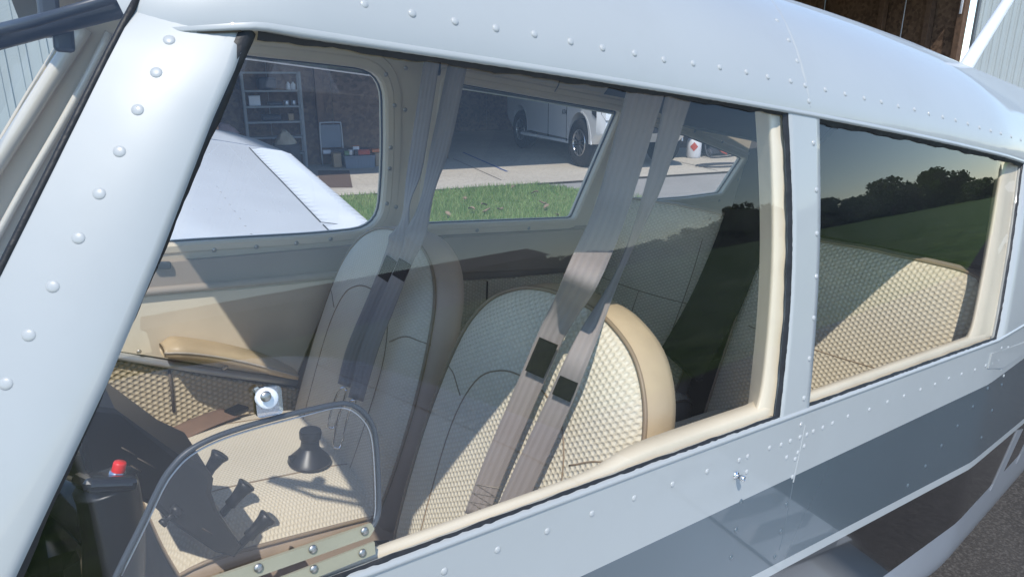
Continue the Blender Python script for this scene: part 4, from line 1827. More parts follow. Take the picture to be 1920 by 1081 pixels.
sp = [onskin(u, v) for u, v in ((1448, 0), (1462, 20), (1480, 55), (1496, 95), (1508, 135), (1517, 175), (1521, 200))]
seam(smooth_path(sp, 4), 0.004, 'skin_seam', roof)
sp = [onskin(u, v) for u, v in ((1511, 795), (1504, 830), (1496, 868), (1488, 903))]
seam(smooth_path(sp, 4), 0.003, 'skin_seam', lower)
sp = [onskin(u, v) for u, v in ((1488, 905), (1480, 950), (1470, 1000), (1462, 1030))]
seam(smooth_path(sp, 4), 0.003, 'skin_seam', gband, 'grey_paint')
mb = MB()
mb.tube([roof_pt(x, 0) + Vector((0, 0.002, -0.0022)) for x in frange(0.088, 0.140, 12)], 0.0012, 6)
mb.build('post_seam', MATS['seam_dark'], roof)
pb = onskin(1380, 890)
nb = nrm_skin(pb)
mb = MB()
mb.lathe(pb, nb, [(0.0045, -0.001), (0.0045, 0.001), (0.0022, 0.001), (0.0022, 0.006), (0.0035, 0.006), (0.0035, 0.011), (0.0012, 0.012), (0.0012, 0.009), (0, 0.009)], 12)
mb.build('static_port', MATS['chrome'], lower)
# doubler plate at the rear
pl_ = [onskin(u, v, 0.0015) for u, v in ((1853, 690), (1860, 662), (1925, 640), (1925, 660), (1880, 690))]
mb = MB()
mb.prism([p + Vector((0, 0.002, 0)) for p in pl_], (0, -0.0025, 0))
mb.build('doubler_plate', MATS['white_paint'], lower, False)

# ---- registration strokes on the black band
for nm, q in (('registration_letter', ((1856, 919), (1868, 912), (1918, 803), (1907, 806))), ('registration_letter', ((1905, 868), (1918, 862), (1948, 800), (1935, 804)))):
    mb = MB()
    mb.prism([onskin(u, v, 0.0005) for u, v in q], (0, -0.0008, 0))
    mb.build(nm, MATS['silver_paint'], bband, False)

# ---- whip antenna on the roof
mb = MB()
a0, a1 = aty(1801, 127, 0.0), aty(1897, -10, 0.0)
a0.z = ztop(a0.x) - 0.004
mb.tube([a0, a0.lerp(a1, 0.05), a1], 0.012, 12, rs=[0.034, 0.021, 0.015])
mb.lathe(a0, (0, 0, 1), [(0.06, -0.01), (0.055, 0.006), (0.03, 0.014), (0.012, 0.018)], 20)
mb.build('antenna', MATS['antenna_white'], ap)

# ---- windshield: curved sheet from the roof's front edge down to the cowl, plus its rubber edge
rows = []
for i in range(14):
    t = i / 13
    row = []
    for j in range(41):
        q = -1 + 2 * j / 40
        ph = (1 - abs(q)) * math.pi / 2
        top_ = roof_pt(roof_front(ph), ph, side=-1 if q <= 0 else 1)
        if abs(q) == 1:
            top_.z = 0.36
        bot_ = Vector((-0.115 - 0.34 * (1 - q * q) ** 0.7, 0.455 * q, -0.01))
        p = top_.lerp(bot_, t)
        bl = math.sin(math.pi * t) * (1 - abs(q) ** 4)
        row.append(p + Vector((-0.03 * bl, 0, 0.035 * bl)))
    rows.append(row)
mb = MB()
mb.grid(rows)
mb.build('windshield', MATS['far_glass'], ap)
mb = MB()
pts = []
for (ur, vr), (ul_, vl) in zip(PR, PL):
    a = onskin(ur, vr)
    pts.append(aty(ul_ - 2, vl, a.y + 0.035))
mb.tube(pts, 0.0022, 6)
mb.build('windshield_seal', MATS['seal_black'], ap)


# ---- wings
def wing(side, name):
    """plan points (x, |y|); z follows the dihedral"""
    def zc(y):
        return -0.52 + 0.125 * (y - 0.53)
    ys = [0.50, 1.2, 2.0, 2.6, 3.4, 4.0, 4.55, 4.9, 5.12, 5.25]
    te = [1.46, 1.56, 1.66, 1.73, 1.83, 1.90, 1.97, 1.86, 1.70, 1.45]
    le = [0.10, 0.12, 0.15, 0.18, 0.20, 0.23, 0.27, 0.34, 0.48, 0.75]
    af = [(0.0, 0.0), (0.01, 0.02), (0.05, 0.045), (0.15, 0.07), (0.3, 0.08), (0.5, 0.07), (0.7, 0.045), (0.85, 0.022), (1.0, 0.002)]
    rows = []
    for y, t_, l_ in zip(ys, te, le):
        c = t_ - l_
        thin = 1.0 if y < 4.6 else max(0.15, 1 - (y - 4.6) / 0.75)
        up_ = [(l_ + a * c, zc(y) + (b - 0.045) * 1.55 * thin) for a, b in af]
        dn = [(l_ + a * c, zc(y) - 0.07 - b * 0.6 * thin) for a, b in reversed(af[1:-1])]
        rows.append([Vector((x, side * y, z)) for x, z in up_ + dn])
    mb = MB()
    mb.grid(rows, closed=True)
    w = mb.build(name, MATS['wing_paint'], ap)

    def top(x, y):
        i = max(0, min(len(ys) - 2, sum(1 for q in ys if q <= y) - 1))
        f = (y - ys[i]) / (ys[i + 1] - ys[i])
        t_ = te[i] + (te[i + 1] - te[i]) * f
        l_ = le[i] + (le[i + 1] - le[i]) * f
        a = (x - l_) / (t_ - l_)
        for (a0_, b0_), (a1_, b1_) in zip(af, af[1:]):
            if a <= a1_:
                b = b0_ + (b1_ - b0_) * (a - a0_) / (a1_ - a0_)
                break
        else:
            b = 0.002
        return Vector((x, side * y, zc(y) + (b - 0.045) * 1.55)), t_, l_
    # ribbed aileron and flap skins: raised beads running chordwise
    for y0, y1, nm in ((2.55, 4.5, 'aileron'), (0.75, 2.5, 'flap')):
        mb = MB()
        rows = []
        n = int((y1 - y0) / 0.028)
        for i in range(n + 1):
            y = y0 + (y1 - y0) * i / n
            p_, t_, l_ = top(1.0, y)
            bead = 0.026 if i % 3 == 1 else 0.004
            hl = t_ - 0.30
            row = []
            for q in frange(0, 1, 5):
                x = hl + (t_ + 0.012 - hl) * q
                pp = top(min(x, t_ - 0.001), y)[0]
                row.append(Vector((x, side * y, pp.z + (bead if 0 < q < 1 else 0.004))))
            rows.append(row)
        mb.grid(rows)
        mb.build(nm, MATS['wing_paint'], w, smooth=False)
        mb = MB()
        mb.tube([top(top(1.0, y)[1] - 0.302, y)[0] + Vector((0, 0, 0.003)) for y in frange(y0, y1, 12)], 0.0035, 6)
        mb.build('hinge_gap', MATS['seal_black'], w)
    return w, top


wr_, wtop = wing(1, 'wing')
wl_, wtopl = wing(-1, 'wing')
# rivet and screw rows on the starboard wing
for (x0, y0, x1, y1, n, mn) in ((0.95, 2.1, 1.05, 3.1, 9, 'screw_metal'), (0.9, 3.2, 1.5, 4.6, 16, 'white_paint'), (0.75, 2.6, 1.55, 2.7, 14, 'white_paint'), (0.7, 3.5, 1.6, 3.55, 16, 'white_paint')):
    for i in range(n):
        t = i / (n - 1)
        p = wtop(x0 + (x1 - x0) * t, y0 + (y1 - y0) * t)[0]
        rivet_at(p, (0, 0, 1), 0.006, wr_, mn)
mb = MB()
mb.tube([wtop(x, 4.62)[0] + Vector((0, 0, 0.001)) for x in frange(0.3, 1.9, 12)], 0.006, 6)
mb.build('tip_joint', MATS['tote_grey'], wr_)
# undercarriage: legs with wheels (below the picture, carry the airplane)
for (x, y, z1) in ((0.9, -1.5, -0.5), (0.9, 1.5, -0.5), (-1.1, 0.0, -0.45)):
    q = T_A.inverted() @ Vector((*(T_A @ Vector((x, y, z1)))[:2], 0.20))
    mb = MB()
    mb.tube([Vector((x, y, z1)), q], 0.04, 10)
    mb.build('gear_leg', MATS['white_paint'], ap)
    mb = MB()
    mb.lathe(q + Vector((0, -0.07, 0)), (0, 1, 0), [(0.0, 0.0), (0.10, 0.0), (0.17, 0.01), (0.196, 0.04), (0.196, 0.10), (0.17, 0.13), (0.10, 0.14), (0, 0.14)], 24)
    mb.build('wheel', MATS['tyre'], ap)
# nose cowling ahead of the windshield, with spinner; deck under the windshield; tail cone with fin and tailplane
def boxy(x, w, h, cz, ex=3.2, n=40):
    out = []
    for k in range(n):
        a = 2 * math.pi * k / n
        c, s_ = math.cos(a), math.sin(a)
        out.append(Vector((x, w * abs(c) ** (2 / ex) * (1 if c > 0 else -1), cz + h * abs(s_) ** (2 / ex) * (1 if s_ > 0 else -1))))
    return out


rows = []
for x in frange(-1.75, -0.28, 16):
    t = (x + 1.75) / 1.47
    rows.append(boxy(x, 0.34 + 0.175 * t ** 0.7, 0.235 + 0.095 * t ** 0.8, -0.31))
rows.insert(0, boxy(-1.80, 0.28, 0.18, -0.31))
mb = MB()
mb.grid(rows, closed=True)
mb.f.append(tuple(reversed(range(40))))
mb.build('nose_cowling', MATS['white_paint'], ap)
mb = MB()
mb.lathe((-1.80, 0, -0.28), (-1, 0, 0), [(0.17, 0.0), (0.16, 0.08), (0.12, 0.18), (0.06, 0.26), (0.0, 0.29)], 24)
mb.build('spinner', MATS['silver_paint'], ap)
mb = MB()
mb.add([Vector(p) for p in ((-0.42, -0.24, 0.012), (-0.42, 0.24, 0.012), (-0.06, 0.445, -0.004), (-0.06, -0.445, -0.004))], [(0, 1, 2, 3)])
mb.build('glare_shield', MATS['black_plastic'], ap, False)
ring = [roof_pt(3.4, ph, side=-1) for ph in frange(math.pi / 2, 0, 12)] + [skin(3.4, z) for z in frange(zw(3.4) - 0.01, -0.62, 16)]
ring = ring + [Vector((p.x, -p.y, p.z)) for p in reversed(ring)]
rows = []
for t in frange(0, 1, 12):
    g = 1 - 0.86 * t
    rows.append([Vector((3.4 + 3.0 * t, p.y * g, 0.02 * t + p.z * g)) for p in ring])
mb = MB()
mb.grid(rows, closed=True)
mb.f.append(tuple(range(len(mb.v) - len(ring), len(mb.v))))
mb.build('tail_cone', MATS['white_paint'], ap)
mb = MB()
mb.prism([(5.2, -0.03, 0.12), (6.35, -0.03, 0.08), (6.65, -0.03, 1.15), (6.1, -0.03, 1.15)], (0, 0.06, 0))
mb.build('tail_fin', MATS['white_paint'], ap, False)
mb = MB()
mb.prism([(5.75, -1.7, 0.02), (6.45, -1.7, 0.02), (6.45, 1.7, 0.02), (5.75, 1.7, 0.02)], (0, 0, 0.05))
mb.build('tailplane', MATS['white_paint'], ap, False)

# ================================================================== cabin interior (parts of the airplane)
def r2(u, v):
    p = onright(u, v)
    return (p.x, p.z)


def right3(x, z, inn=0.0):
    return Vector((x, 0.505 - TAN10 * z - inn, z))


def round_poly(pts, n=4, r=0.02):
    """2d polygon with rounded corners"""
    out = []
    m = len(pts)
    for i in range(m):
        a, b, c = Vector(pts[i - 1]), Vector(pts[i]), Vector(pts[(i + 1) % m])
        d1, d2 = (a - b), (c - b)
        rr = min(r, d1.length * 0.45, d2.length * 0.45)
        p, q = b + d1.normalized() * rr, b + d2.normalized() * rr
        for k in range(n + 1):
            t = k / n
            out.append(tuple(p * (1 - t) ** 2 + b * 2 * t * (1 - t) + q * t * t))
    return out


R1 = round_poly([r2(170, 470), r2(330, 455), r2(600, 440), r2(712, 427), r2(722, 300), r2(720, 132), r2(600, 117), r2(470, 104), r2(330, 84)], 6, 0.075)
R2 = round_poly([r2(798, 421), r2(1074, 410), r2(1161, 208), r2(1000, 180), r2(833, 150)], 3, 0.012)
R3 = round_poly([r2(1122, 384), r2(1290, 371), r2(1350, 363), r2(1394, 296), r2(1290, 254), r2(1198, 229)], 3, 0.01)
fr = [r2(123, 62), r2(50, 178), r2(0, 262), r2(-150, 520)]
outer = [(fr[0][0], 0.47), fr[0], fr[1], fr[2], fr[3], (fr[3][0], 0.02), (2.3, 0.02), (2.3, 0.43)]
outer[-2:] = [(2.04, 0.02), (2.07, 0.13), (2.13, 0.27), (2.05, 0.44)]
plate(outer, [R1, R2, R3], lambda x, z: right3(x, z), 0.02, (0, 0.98, 0.18), 'wall_lining', MATS['trim_beige'], ap)
mb = MB()
mb.add([right3(2.03, -0.1, -0.004), right3(2.26, -0.1, 0.04), right3(2.26, 0.26, 0.055), right3(2.16, 0.36, 0.045), right3(2.05, 0.38, 0.0)], [(0, 1, 2, 3, 4)])
mb.build('wall_lining', MATS['vinyl_shaded'], ap, False)
# rounded trim of the far windshield post
for px_, r_ in (([(158, 52), (121, 108), (83, 167), (40, 235), (0, 297), (-100, 455)], 0.013), ([(205, 62), (160, 150), (110, 240), (40, 360), (-20, 470)], 0.006)):
    mb = MB()
    mb.tube(smooth_path([onright(u, v, 0.497) for u, v in px_], 4), r_, 12)
    mb.build('post_trim', MATS['post_gloss'], ap)


def offset_poly(p, d):
    m = len(p)
    area = sum(p[i][0] * p[(i + 1) % m][1] - p[(i + 1) % m][0] * p[i][1] for i in range(m))
    sg = 1 if area > 0 else -1
    out = []
    for i in range(m):
        a, b, c = Vector(p[i - 1]), Vector(p[i]), Vector(p[(i + 1) % m])
        t = ((b - a).normalized() + (c - b).normalized())
        t = t.normalized() if t.length > 1e-6 else (c - b).normalized()
        n = Vector((t.y, -t.x)) * sg
        out.append(tuple(b + n * d))
    return out


def frame_ring(name, hole, w, m, lift=0.010):
    prof = [(-0.001, -0.022), (-0.001, lift * 0.6), (0.004, lift), (w * 0.45, lift), (w * 0.55, lift * 0.75), (w * 0.7, lift * 0.75), (w, lift * 0.6), (w + 0.003, 0.001)]
    loops = [[right3(x, z, inn) for x, z in offset_poly(hole, d)] for d, inn in prof]
    mb = MB()
    mb.grid(loops, closed=True)
    f_ = shade_auto(mb.build(name, MATS[m], ap), 30)
    # black rubber at the glass
    mb = MB()
    mb.tube([right3(x, z, -0.010) for x, z in offset_poly(hole, -0.0005)] + [right3(*offset_poly(hole, -0.0005)[0], -0.010)], 0.0035, 6, caps=False)
    mb.build('rubber_edge', MATS['seal_black'], f_)
    return f_


f1 = frame_ring('window_frame', R1, 0.036, 'trim_beige')
f2 = frame_ring('window_frame', R2, 0.026, 'trim_beige')
f3 = frame_ring('window_frame', R3, 0.020, 'trim_beige')
for nm, hole in (('side_window', R1), ('side_window', R2), ('side_window', R3)):
    mb = MB()
    p = offset_poly(hole, 0.004)
    mb.add([right3(x, z, -0.012) for x, z in p], [tuple(range(len(p)))])
    mb.build(nm, MATS['far_glass'], ap, False)
for fr_, pts in ((f1, [(402, 469), (481, 463), (556, 456), (620, 448), (690, 434), (726, 382), (731, 316), (733, 277), (740, 198), (724, 140)]), (f2, [(895, 432), (992, 428), (760, 206), (743, 388), (761, 128), (799, 167)]), (f3, [(1303, 246), (1355, 266), (1404, 289), (1384, 336), (1349, 376)])):
    for u, v in pts:
        p = onright(u, v, 0.494)
        rivet_at(p, (0, -0.98, -0.18), 0.0048, fr_, 'screw_metal', 'screw')

# headliner
rows = []
for x in frange(0.11, 1.34, 26):
    row = []
    for ph in frange(-math.pi / 2 + 0.0, math.pi / 2, 37):
        side = 1 if ph > 0 else -1
        q = math.pi / 2 - abs(ph)
        p = roof_pt(x, q, side=side)
        row.append(Vector((p.x, p.y * (0.985 - 0.02 * math.cos(ph)), p.z + 0.004 - 0.03 * math.cos(ph) ** 0.5)))
    rows.append(row)
mb = MB()
mb.grid(rows)
hl = mb.build('headliner', MATS['headliner'], ap)
rows = []
for x in frange(1.335, 2.35, 24):
    row = []
    for ph in frange(-math.pi / 2, math.pi / 2, 37):
        p = roof_pt(x, math.pi / 2 - abs(ph), side=1 if ph > 0 else -1)
        row.append(Vector((p.x, p.y * (0.985 - 0.02 * math.cos(ph)), p.z + 0.002 - 0.03 * math.cos(ph) ** 0.5)))
    rows.append(row)
mb = MB()
mb.grid(rows)
mb.build('headliner', MATS['vinyl_shaded'], ap)  # aft part of the same headliner, darker colour for the missing light
for px_ in ([(1052, 143), (1047, 160), (1040, 172)], [(1255, 165), (1243, 182), (1228, 200)]):
    mb = MB()
    mb.tube([aty(u, v, 0.38) for u, v in px_], 0.0015, 5)
    mb.build('headliner_seam', MATS['seam_dark'], hl)

# bare cabin shell: floor, lower walls, bulkheads
def quad(name, pts, m, parent=ap, uv=None):
    mb = MB()
    mb.add([Vector(p) for p in pts], [(0, 1, 2, 3)], uv)
    return mb.build(name, MATS[m], parent, False, uv=uv is not None)


quad('cabin_floor', [(-0.6, -0.33, -0.575), (2.3, -0.33, -0.575), (2.3, 0.33, -0.575), (-0.6, 0.33, -0.575)], 'dark_carpet')
for sy in (-1, 1):
    quad('floor_edge', [(-0.6, sy * 0.33, -0.575), (2.3, sy * 0.33, -0.575), (2.3, sy * 0.43, -0.46), (-0.6, sy * 0.50, -0.46)], 'dark_carpet')
mb = MB()
mb.add([Vector((2.25, y, z)) for y, z in ((-0.33, -0.575), (0.33, -0.575), (0.42, -0.2), (0.415, 0.0), (0.36, 0.26), (0.19, 0.44), (-0.19, 0.44), (-0.36, 0.23), (-0.415, 0.0), (-0.42, -0.2))], [tuple(range(10))])
mb.build('bulkhead', MATS['vinyl_shaded'], ap, False)
quad('wall_lining', [(-0.3, -0.50, -0.46), (1.42, -0.50, -0.46), (1.42, -0.50, -0.004), (-0.3, -0.50, -0.004)], 'vinyl_tan')
quad('wall_lining', [(1.42, -0.50, -0.46), (2.3, -0.43, -0.46), (2.3, -0.43, -0.02), (1.42, -0.50, -0.02)], 'vinyl_shaded')
quad('parcel_shelf', [(1.62, -0.44, 0.0), (2.25, -0.42, 0.0), (2.25, 0.42, 0.0), (1.62, 0.44, 0.0)], 'dark_carpet')
quad('wall_lining', [(-0.3, 0.497, -0.46), (2.3, 0.497, -0.46), (2.3, 0.497, 0.035), (-0.3, 0.497, 0.035)], 'vinyl_taupe')
# near wall between the rear window and the tail, inside
rows = []
for z in frange(-0.01, 0.34, 8):
    rows.append([Vector((x, -Yz(x, z) + 0.02, z)) for x in frange(xw3(z) + 0.03, 2.3, 10)])
mb = MB()
mb.grid(rows)
mb.build('wall_lining', MATS['vinyl_shaded'], ap)

# far wall: upper padded band, door panel with metal strips, armrest, quilted kick panel
def wallpoly(name, px, y, m, thick=0.008, parent=ap, uv=False, bev=True):
    p = [aty(u, v, y) for u, v in px]
    mb = MB()
    n = len(p)
    back = [q + Vector((0, thick, 0)) for q in p]
    c = sum(p, Vector()) / n
    front = [q + (c - q).normalized() * 0.004 + Vector((0, -0.003, 0)) for q in p]
    v = front + p + back
    f = [tuple(range(n))]
    for a in (0, n):
        for i in range(n):
            j = (i + 1) % n
            f.append((a + i, a + n + i, a + n + j, a + j))
    mb.add(v, f, [(q.x, q.z) for q in v])
    o = mb.build(name, MATS[m], parent, False, uv=uv)
    return o


pad = wallpoly('padded_band', [(180, 506), (300, 492), (420, 482), (640, 462), (720, 452), (1090, 430), (1360, 412), (1380, 470), (1100, 500), (860, 512), (640, 520), (285, 548), (150, 560)], 0.484, 'vinyl_taupe', 0.012)
dp = wallpoly('door_panel', [(120, 568), (285, 553), (460, 538), (625, 522), (634, 528), (632, 545), (600, 600), (556, 706), (480, 700), (330, 676), (232, 660), (60, 632)], 0.480, 'vinyl_cream', 0.014)
for nm, px_, r, mm_ in (('trim_strip', [(130, 562), (285, 546), (460, 531), (622, 516), (634, 522), (636, 540)], 0.0085, 'vinyl_taupe'), ('trim_strip', [(60, 640), (232, 669), (330, 685), (440, 702), (556, 716)], 0.008, 'silver_paint')):
    mb = MB()
    path = smooth_path([aty(u, v, 0.474) for u, v in px_], 4)
    mb.tube(path, r, 8)
    mb.build(nm, MATS[mm_], dp)
for u, v in ((630, 523), (261, 659), (420, 690), (424, 688)):
    rivet_at(aty(u, v, 0.466), (0, -1, 0), 0.0045, dp, 'screw_metal', 'screw')
# armrest: padded, tan above, stitched edge, darker underside
AR = [(303, 645), (330, 640), (380, 645), (440, 656), (500, 672), (552, 690)]
ars = smooth_path([aty(u, v, 0.435) for u, v in AR], 5)
mb = MB()
rows, seamp = [], []
n = len(ars)
for i, p in enumerate(ars):
    t = i / (n - 1)
    g = min(1.0, 0.35 + 3.2 * min(t, 1 - t)) ** 0.5
    row = []
    for k in range(16):
        a = 2 * math.pi * k / 16
        cx, sx = math.cos(a), math.sin(a)
        ex = abs(cx) ** 0.6 * (1 if cx > 0 else -1)
        ez = abs(sx) ** 0.7 * (1 if sx > 0 else -1)
        row.append(p + Vector((0, ex * 0.040 * g, ez * 0.0165 * g - 0.012)))
    rows.append(row)
    seamp.append(p + Vector((0, -0.0405 * g, -0.010)))
mb.grid(rows, closed=True)
m_ = len(mb.v)
mb.f.append(tuple(range(16)))
mb.f.append(tuple(range(m_ - 16, m_)))
arm = mb.build('armrest', MATS['vinyl_tan'], dp)
mb = MB()
mb.tube(seamp, 0.0022, 6)
mb.build('stitched_edge', MATS['thread'], dp)
kp = wallpoly('quilted_kick_panel', [(60, 655), (232, 676), (330, 694), (440, 712), (560, 728), (560, 770), (470, 775), (380, 785), (330, 800), (260, 830), (180, 850), (80, 860)], 0.486, 'quilt_pocket', 0.006, uv=True)
mb = MB()
mb.tube([aty(317, 694, 0.481), aty(322, 730, 0.481), aty(326, 772, 0.481)], 0.003, 6)
mb.build('panel_seam', MATS['seam_dark'], kp)
rq = wallpoly('quilted_panel', [(840, 528), (960, 520), (1100, 508), (1250, 495), (1250, 620), (1100, 640), (960, 645), (840, 650)], 0.484, 'quilt_rear', 0.006, uv=True)
mb = MB()
mb.tube([aty(914, 527, 0.478), aty(912, 585, 0.478), aty(905, 640, 0.478)], 0.002, 6)
mb.build('panel_seam', MATS['seam_dark'], rq)

# cream sill trim and window reveals on the near side
rows = []
for x in frange(-0.05, 1.44, 90):
    sp_ = 0.5 + 0.5 * math.tanh((x - 0.47) / 0.035)
    h = 0.004 + 0.0065 * sp_
    if 0.715 < x < 0.80:
        h = 0.012
    if x > 0.80:
        h = 0.0075
    y = -Yz(x, 0) + 0.011
    dy_ = 0.008 + 0.012 * sp_ if x < 0.76 else 0.010
    rows.append([Vector((x, y, -0.006)), Vector((x, y + 0.001, h * 0.7)), Vector((x, y + 0.004, h)), Vector((x, y + dy_, h + 0.001)), Vector((x, y + dy_ + 0.004, h - 0.006)), Vector((x, y + dy_ + 0.005, -0.09))])
mb = MB()
mb.grid(rows)
mb.build('sill_trim', MATS['vinyl_cream'], ap)


def reveal(name, xe, w, z1, foot):
    rows = []
    for z in frange(0.0, z1, 30):
        y = -Yz(xe(z), z)
        fl = foot * math.exp(-z / 0.012)
        ww = w * (1 - 0.25 * z / z1) + fl
        rows.append([Vector((xe(z) - 0.001, y + 0.009, z)), Vector((xe(z) - 0.004, y + 0.0105, z)), Vector((xe(z) - ww * 0.5, y + 0.0125, z)), Vector((xe(z) - ww, y + 0.0135, z)), Vector((xe(z) - ww - 0.0015, y + 0.016, z)), Vector((xe(z) - ww + 0.001, y + 0.020, z)), Vector((xe(z), y + 0.045, z))])
    mb = MB()
    mb.grid(rows)
    return mb.build(name, MATS['vinyl_cream'], ap)


reveal('post_trim', xw1, 0.019, 0.352, 0.016)
rt3 = reveal('window_trim', xw3, 0.080, 0.315, 0.02)
p = onskin(1870, 592)
rivet_at(p + Vector((0, 0.0145, 0)), (-0.2, -0.97, 0.1), 0.005, rt3, 'screw_metal', 'screw')


# ================================================================== seats
HALF = [(0.195, -0.40), (0.210, -0.30), (0.214, -0.20), (0.210, -0.12), (0.197, -0.036), (0.178, 0.018), (0.143, 0.060), (0.092, 0.086), (0.045, 0.096)]


def back_loop(half, n=5):
    pts = [Vector((a, b)) for a, b in half] + [Vector((0, half[-1][1] + 0.002))] + [Vector((-a, b)) for a, b in reversed(half)]
    p3 = smooth_path([Vector((q.x, q.y, 0)) for q in pts], n)
    bot = [Vector((-half[0][0] + 2 * half[0][0] * t, half[0][1], 0)) for t in frange(0, 1, 14)[1:-1]]
    return [(q.x, q.y) for q in p3 + bot]


def seat_back(t, cyc, x0, k, half, fab, border, depth=0.075, crown=0.020, seams=(), zc=(-0.30, -0.06), pipe='piping_tan', wide=1.0):
    loop = [(a * wide, b) for a, b in back_loop(half)]

    def P(a, h, fx):
        return Vector((x0 + k * (h - 0.1) + fx, cyc + a, h))
    ts = [1.0, 0.985, 0.955, 0.91, 0.85, 0.78, 0.7, 0.6, 0.5, 0.4, 0.3, 0.2, 0.1]

    def fx(t_):
        return -crown * (1 - t_ ** 5) - 0.010 * (1 - t_ ** 14)
    rows, uvs = [], []
    for t_ in ts:
        row = []
        for a, h in loop:
            ch = max(zc[0], min(zc[1], h))
            aa, hh_ = a * t_, ch + (h - ch) * t_
            row.append(P(aa, hh_, fx(t_)))
            uvs.append((cyc + aa, hh_ * math.sqrt(1 + k * k)))
        rows.append(row)
    mb = MB()
    mb.grid(rows, closed=True, uv=uvs)
    # close the spine
    m = len(loop)
    base = (len(ts) - 1) * m
    mb.f.append(tuple(base + i for i in range(m)))
    face = mb.build('backrest', MATS[fab], t, True, uv=True)
    rows = []
    for dx, sc in ((-0.002, 0.992), (0.006, 1.012), (0.02, 1.022), (depth * 0.7, 1.02), (depth, 0.985), (depth + 0.012, 0.90), (depth + 0.014, 0.2)):
        row = []
        for a, h in loop:
            ch = max(zc[0], min(zc[1], h))
            row.append(P(a * sc, ch + (h - ch) * sc, dx))
        rows.append(row)
    mb = MB()
    mb.grid(rows, closed=True)
    mb.build('backrest_border', MATS[border], t)
    mb = MB()
    lp = [P(a * 1.002, h + 0.0005, -0.003) for a, h in loop]
    mb.tube(lp + [lp[0]], 0.0032, 6, caps=False)
    mb.build('piping', MATS[pipe], t)

    def tval(a, h):
        best = 1.0
        # ray from clamped spine through the point to the outline
        ch = max(zc[0], min(zc[1], h))
        hwid = 0.001
        for (a0_, h0_), (a1_, h1_) in zip(half, half[1:]):
            if h0_ <= h <= h1_:
                hwid = a0_ + (a1_ - a0_) * (h - h0_) / (h1_ - h0_)
        t1 = abs(a) / max(hwid * wide, 1e-3)
        if h > zc[1]:
            t2 = (h - zc[1]) / (half[-1][1] + 0.002 - zc[1])
            t1 = max(t2, min(1, (t1 * t1 + t2 * t2 * 0.3) ** 0.5))
        return min(1.0, t1)
    for s_ in seams:
        path = smooth_path([Vector((a * wide, h, 0)) for a, h in s_], 5)
        mb = MB()
        mb.tube([P(q.x, q.y, fx(tval(q.x, q.y)) + 0.0002) for q in path], 0.0013, 6)
        mb.build('seam', MATS['piping_tan'], t)
    return face


def cushion(t, x0, x1, y0, y1, zt_, zb_, fab, border, crown=0.02, seams=(), slope=0.0):
    nx, ny = 26, 26

    def edge(q):
        return 1 - abs(q) ** 6

    def Zt(a, b):
        return zt_ + crown * edge(a) * edge(b) - 0.034 * (abs(a) ** 6 + abs(b) ** 6) * 0.7 + slope * a

    def sq(a, b):
        # round the plan corners
        r = 0.12
        return a * (1 - r * 0.5 * abs(b) ** 6), b * (1 - r * 0.5 * abs(a) ** 6)
    rows, uvs = [], []
    xm, ym, hx, hy = (x0 + x1) / 2, (y0 + y1) / 2, (x1 - x0) / 2, (y1 - y0) / 2
    for i in range(nx):
        a = -1 + 2 * i / (nx - 1)
        row = []
        for j in range(ny):
            b = -1 + 2 * j / (ny - 1)
            aa, bb = sq(a, b)
            row.append(Vector((xm + hx * aa, ym + hy * bb, Zt(a, b))))
            uvs.append((ym + hy * bb, xm + hx * aa))
        rows.append(row)
    mb = MB()
    mb.grid(rows, uv=uvs)
    c = mb.build('cushion', MATS[fab], t, True, uv=True)
    per = [(-1, b) for b in frange(-1, 1, 20)] + [(a, 1) for a in frange(-1, 1, 20)[1:]] + [(1, b) for b in frange(1, -1, 20)[1:]] + [(a, -1) for a in frange(1, -1, 20)[1:-1]]
    rows = []
    for g, zz_ in ((0.995, 0.0), (1.012, -0.01), (1.02, -0.04), (1.015, -0.12), (0.99, None)):
        row = []
        for a, b in per:
            aa, bb = sq(a, b)
            z = Zt(a, b) + zz_ if zz_ is not None else zb_
            row.append(Vector((xm + hx * aa * g, ym + hy * bb * g, z)))
        rows.append(row)
    mb = MB()
    mb.grid(rows, closed=True)
    mb.build('cushion_skirt', MATS[border], t)
    mb = MB()
    lp = [Vector((xm + hx * sq(a, b)[0] * 1.008, ym + hy * sq(a, b)[1] * 1.008, Zt(a, b) - 0.003)) for a, b in per]
    mb.tube(lp + [lp[0]], 0.0035, 6, caps=False)
    mb.build('piping', MATS['piping_tan'], t)
    for s_ in seams:
        path = smooth_path([Vector((a, b, 0)) for a, b in s_], 5)
        mb = MB()
        mb.tube([Vector((xm + hx * q.x, ym + hy * q.y, Zt(q.x, q.y) + 0.0002)) for q in path], 0.0014, 6)
        mb.build('seam', MATS['piping_tan'], t)
    return c


HORSE = [(-0.105, -0.38), (-0.118, -0.25), (-0.120, -0.12), (-0.095, -0.045), (-0.05, -0.015), (0, -0.008), (0.05, -0.015), (0.095, -0.045), (0.120, -0.12), (0.118, -0.25), (0.105, -0.38)]
SIDE1 = [(-0.205, -0.06), (-0.16, -0.055), (-0.12, -0.075)]
SIDE2 = [(0.205, -0.06), (0.16, -0.055), (0.12, -0.075)]
CROSS = [(-0.118, -0.2), (0, -0.205), (0.118, -0.2)]
pil = thing('pilot_seat', 'nearest front seat, cream honeycomb fabric with tan border, lit by sun', 'seat', (0.5, -0.265, -0.6))
seat_back(pil, -0.265, 0.615, 0.30, HALF, 'quilt_seat', 'vinyl_tan', depth=0.055, seams=[HORSE, SIDE1, SIDE2])
cushion(pil, 0.10, 0.50, -0.48, -0.05, -0.33, -0.58, 'quilt_seat', 'vinyl_skirt')
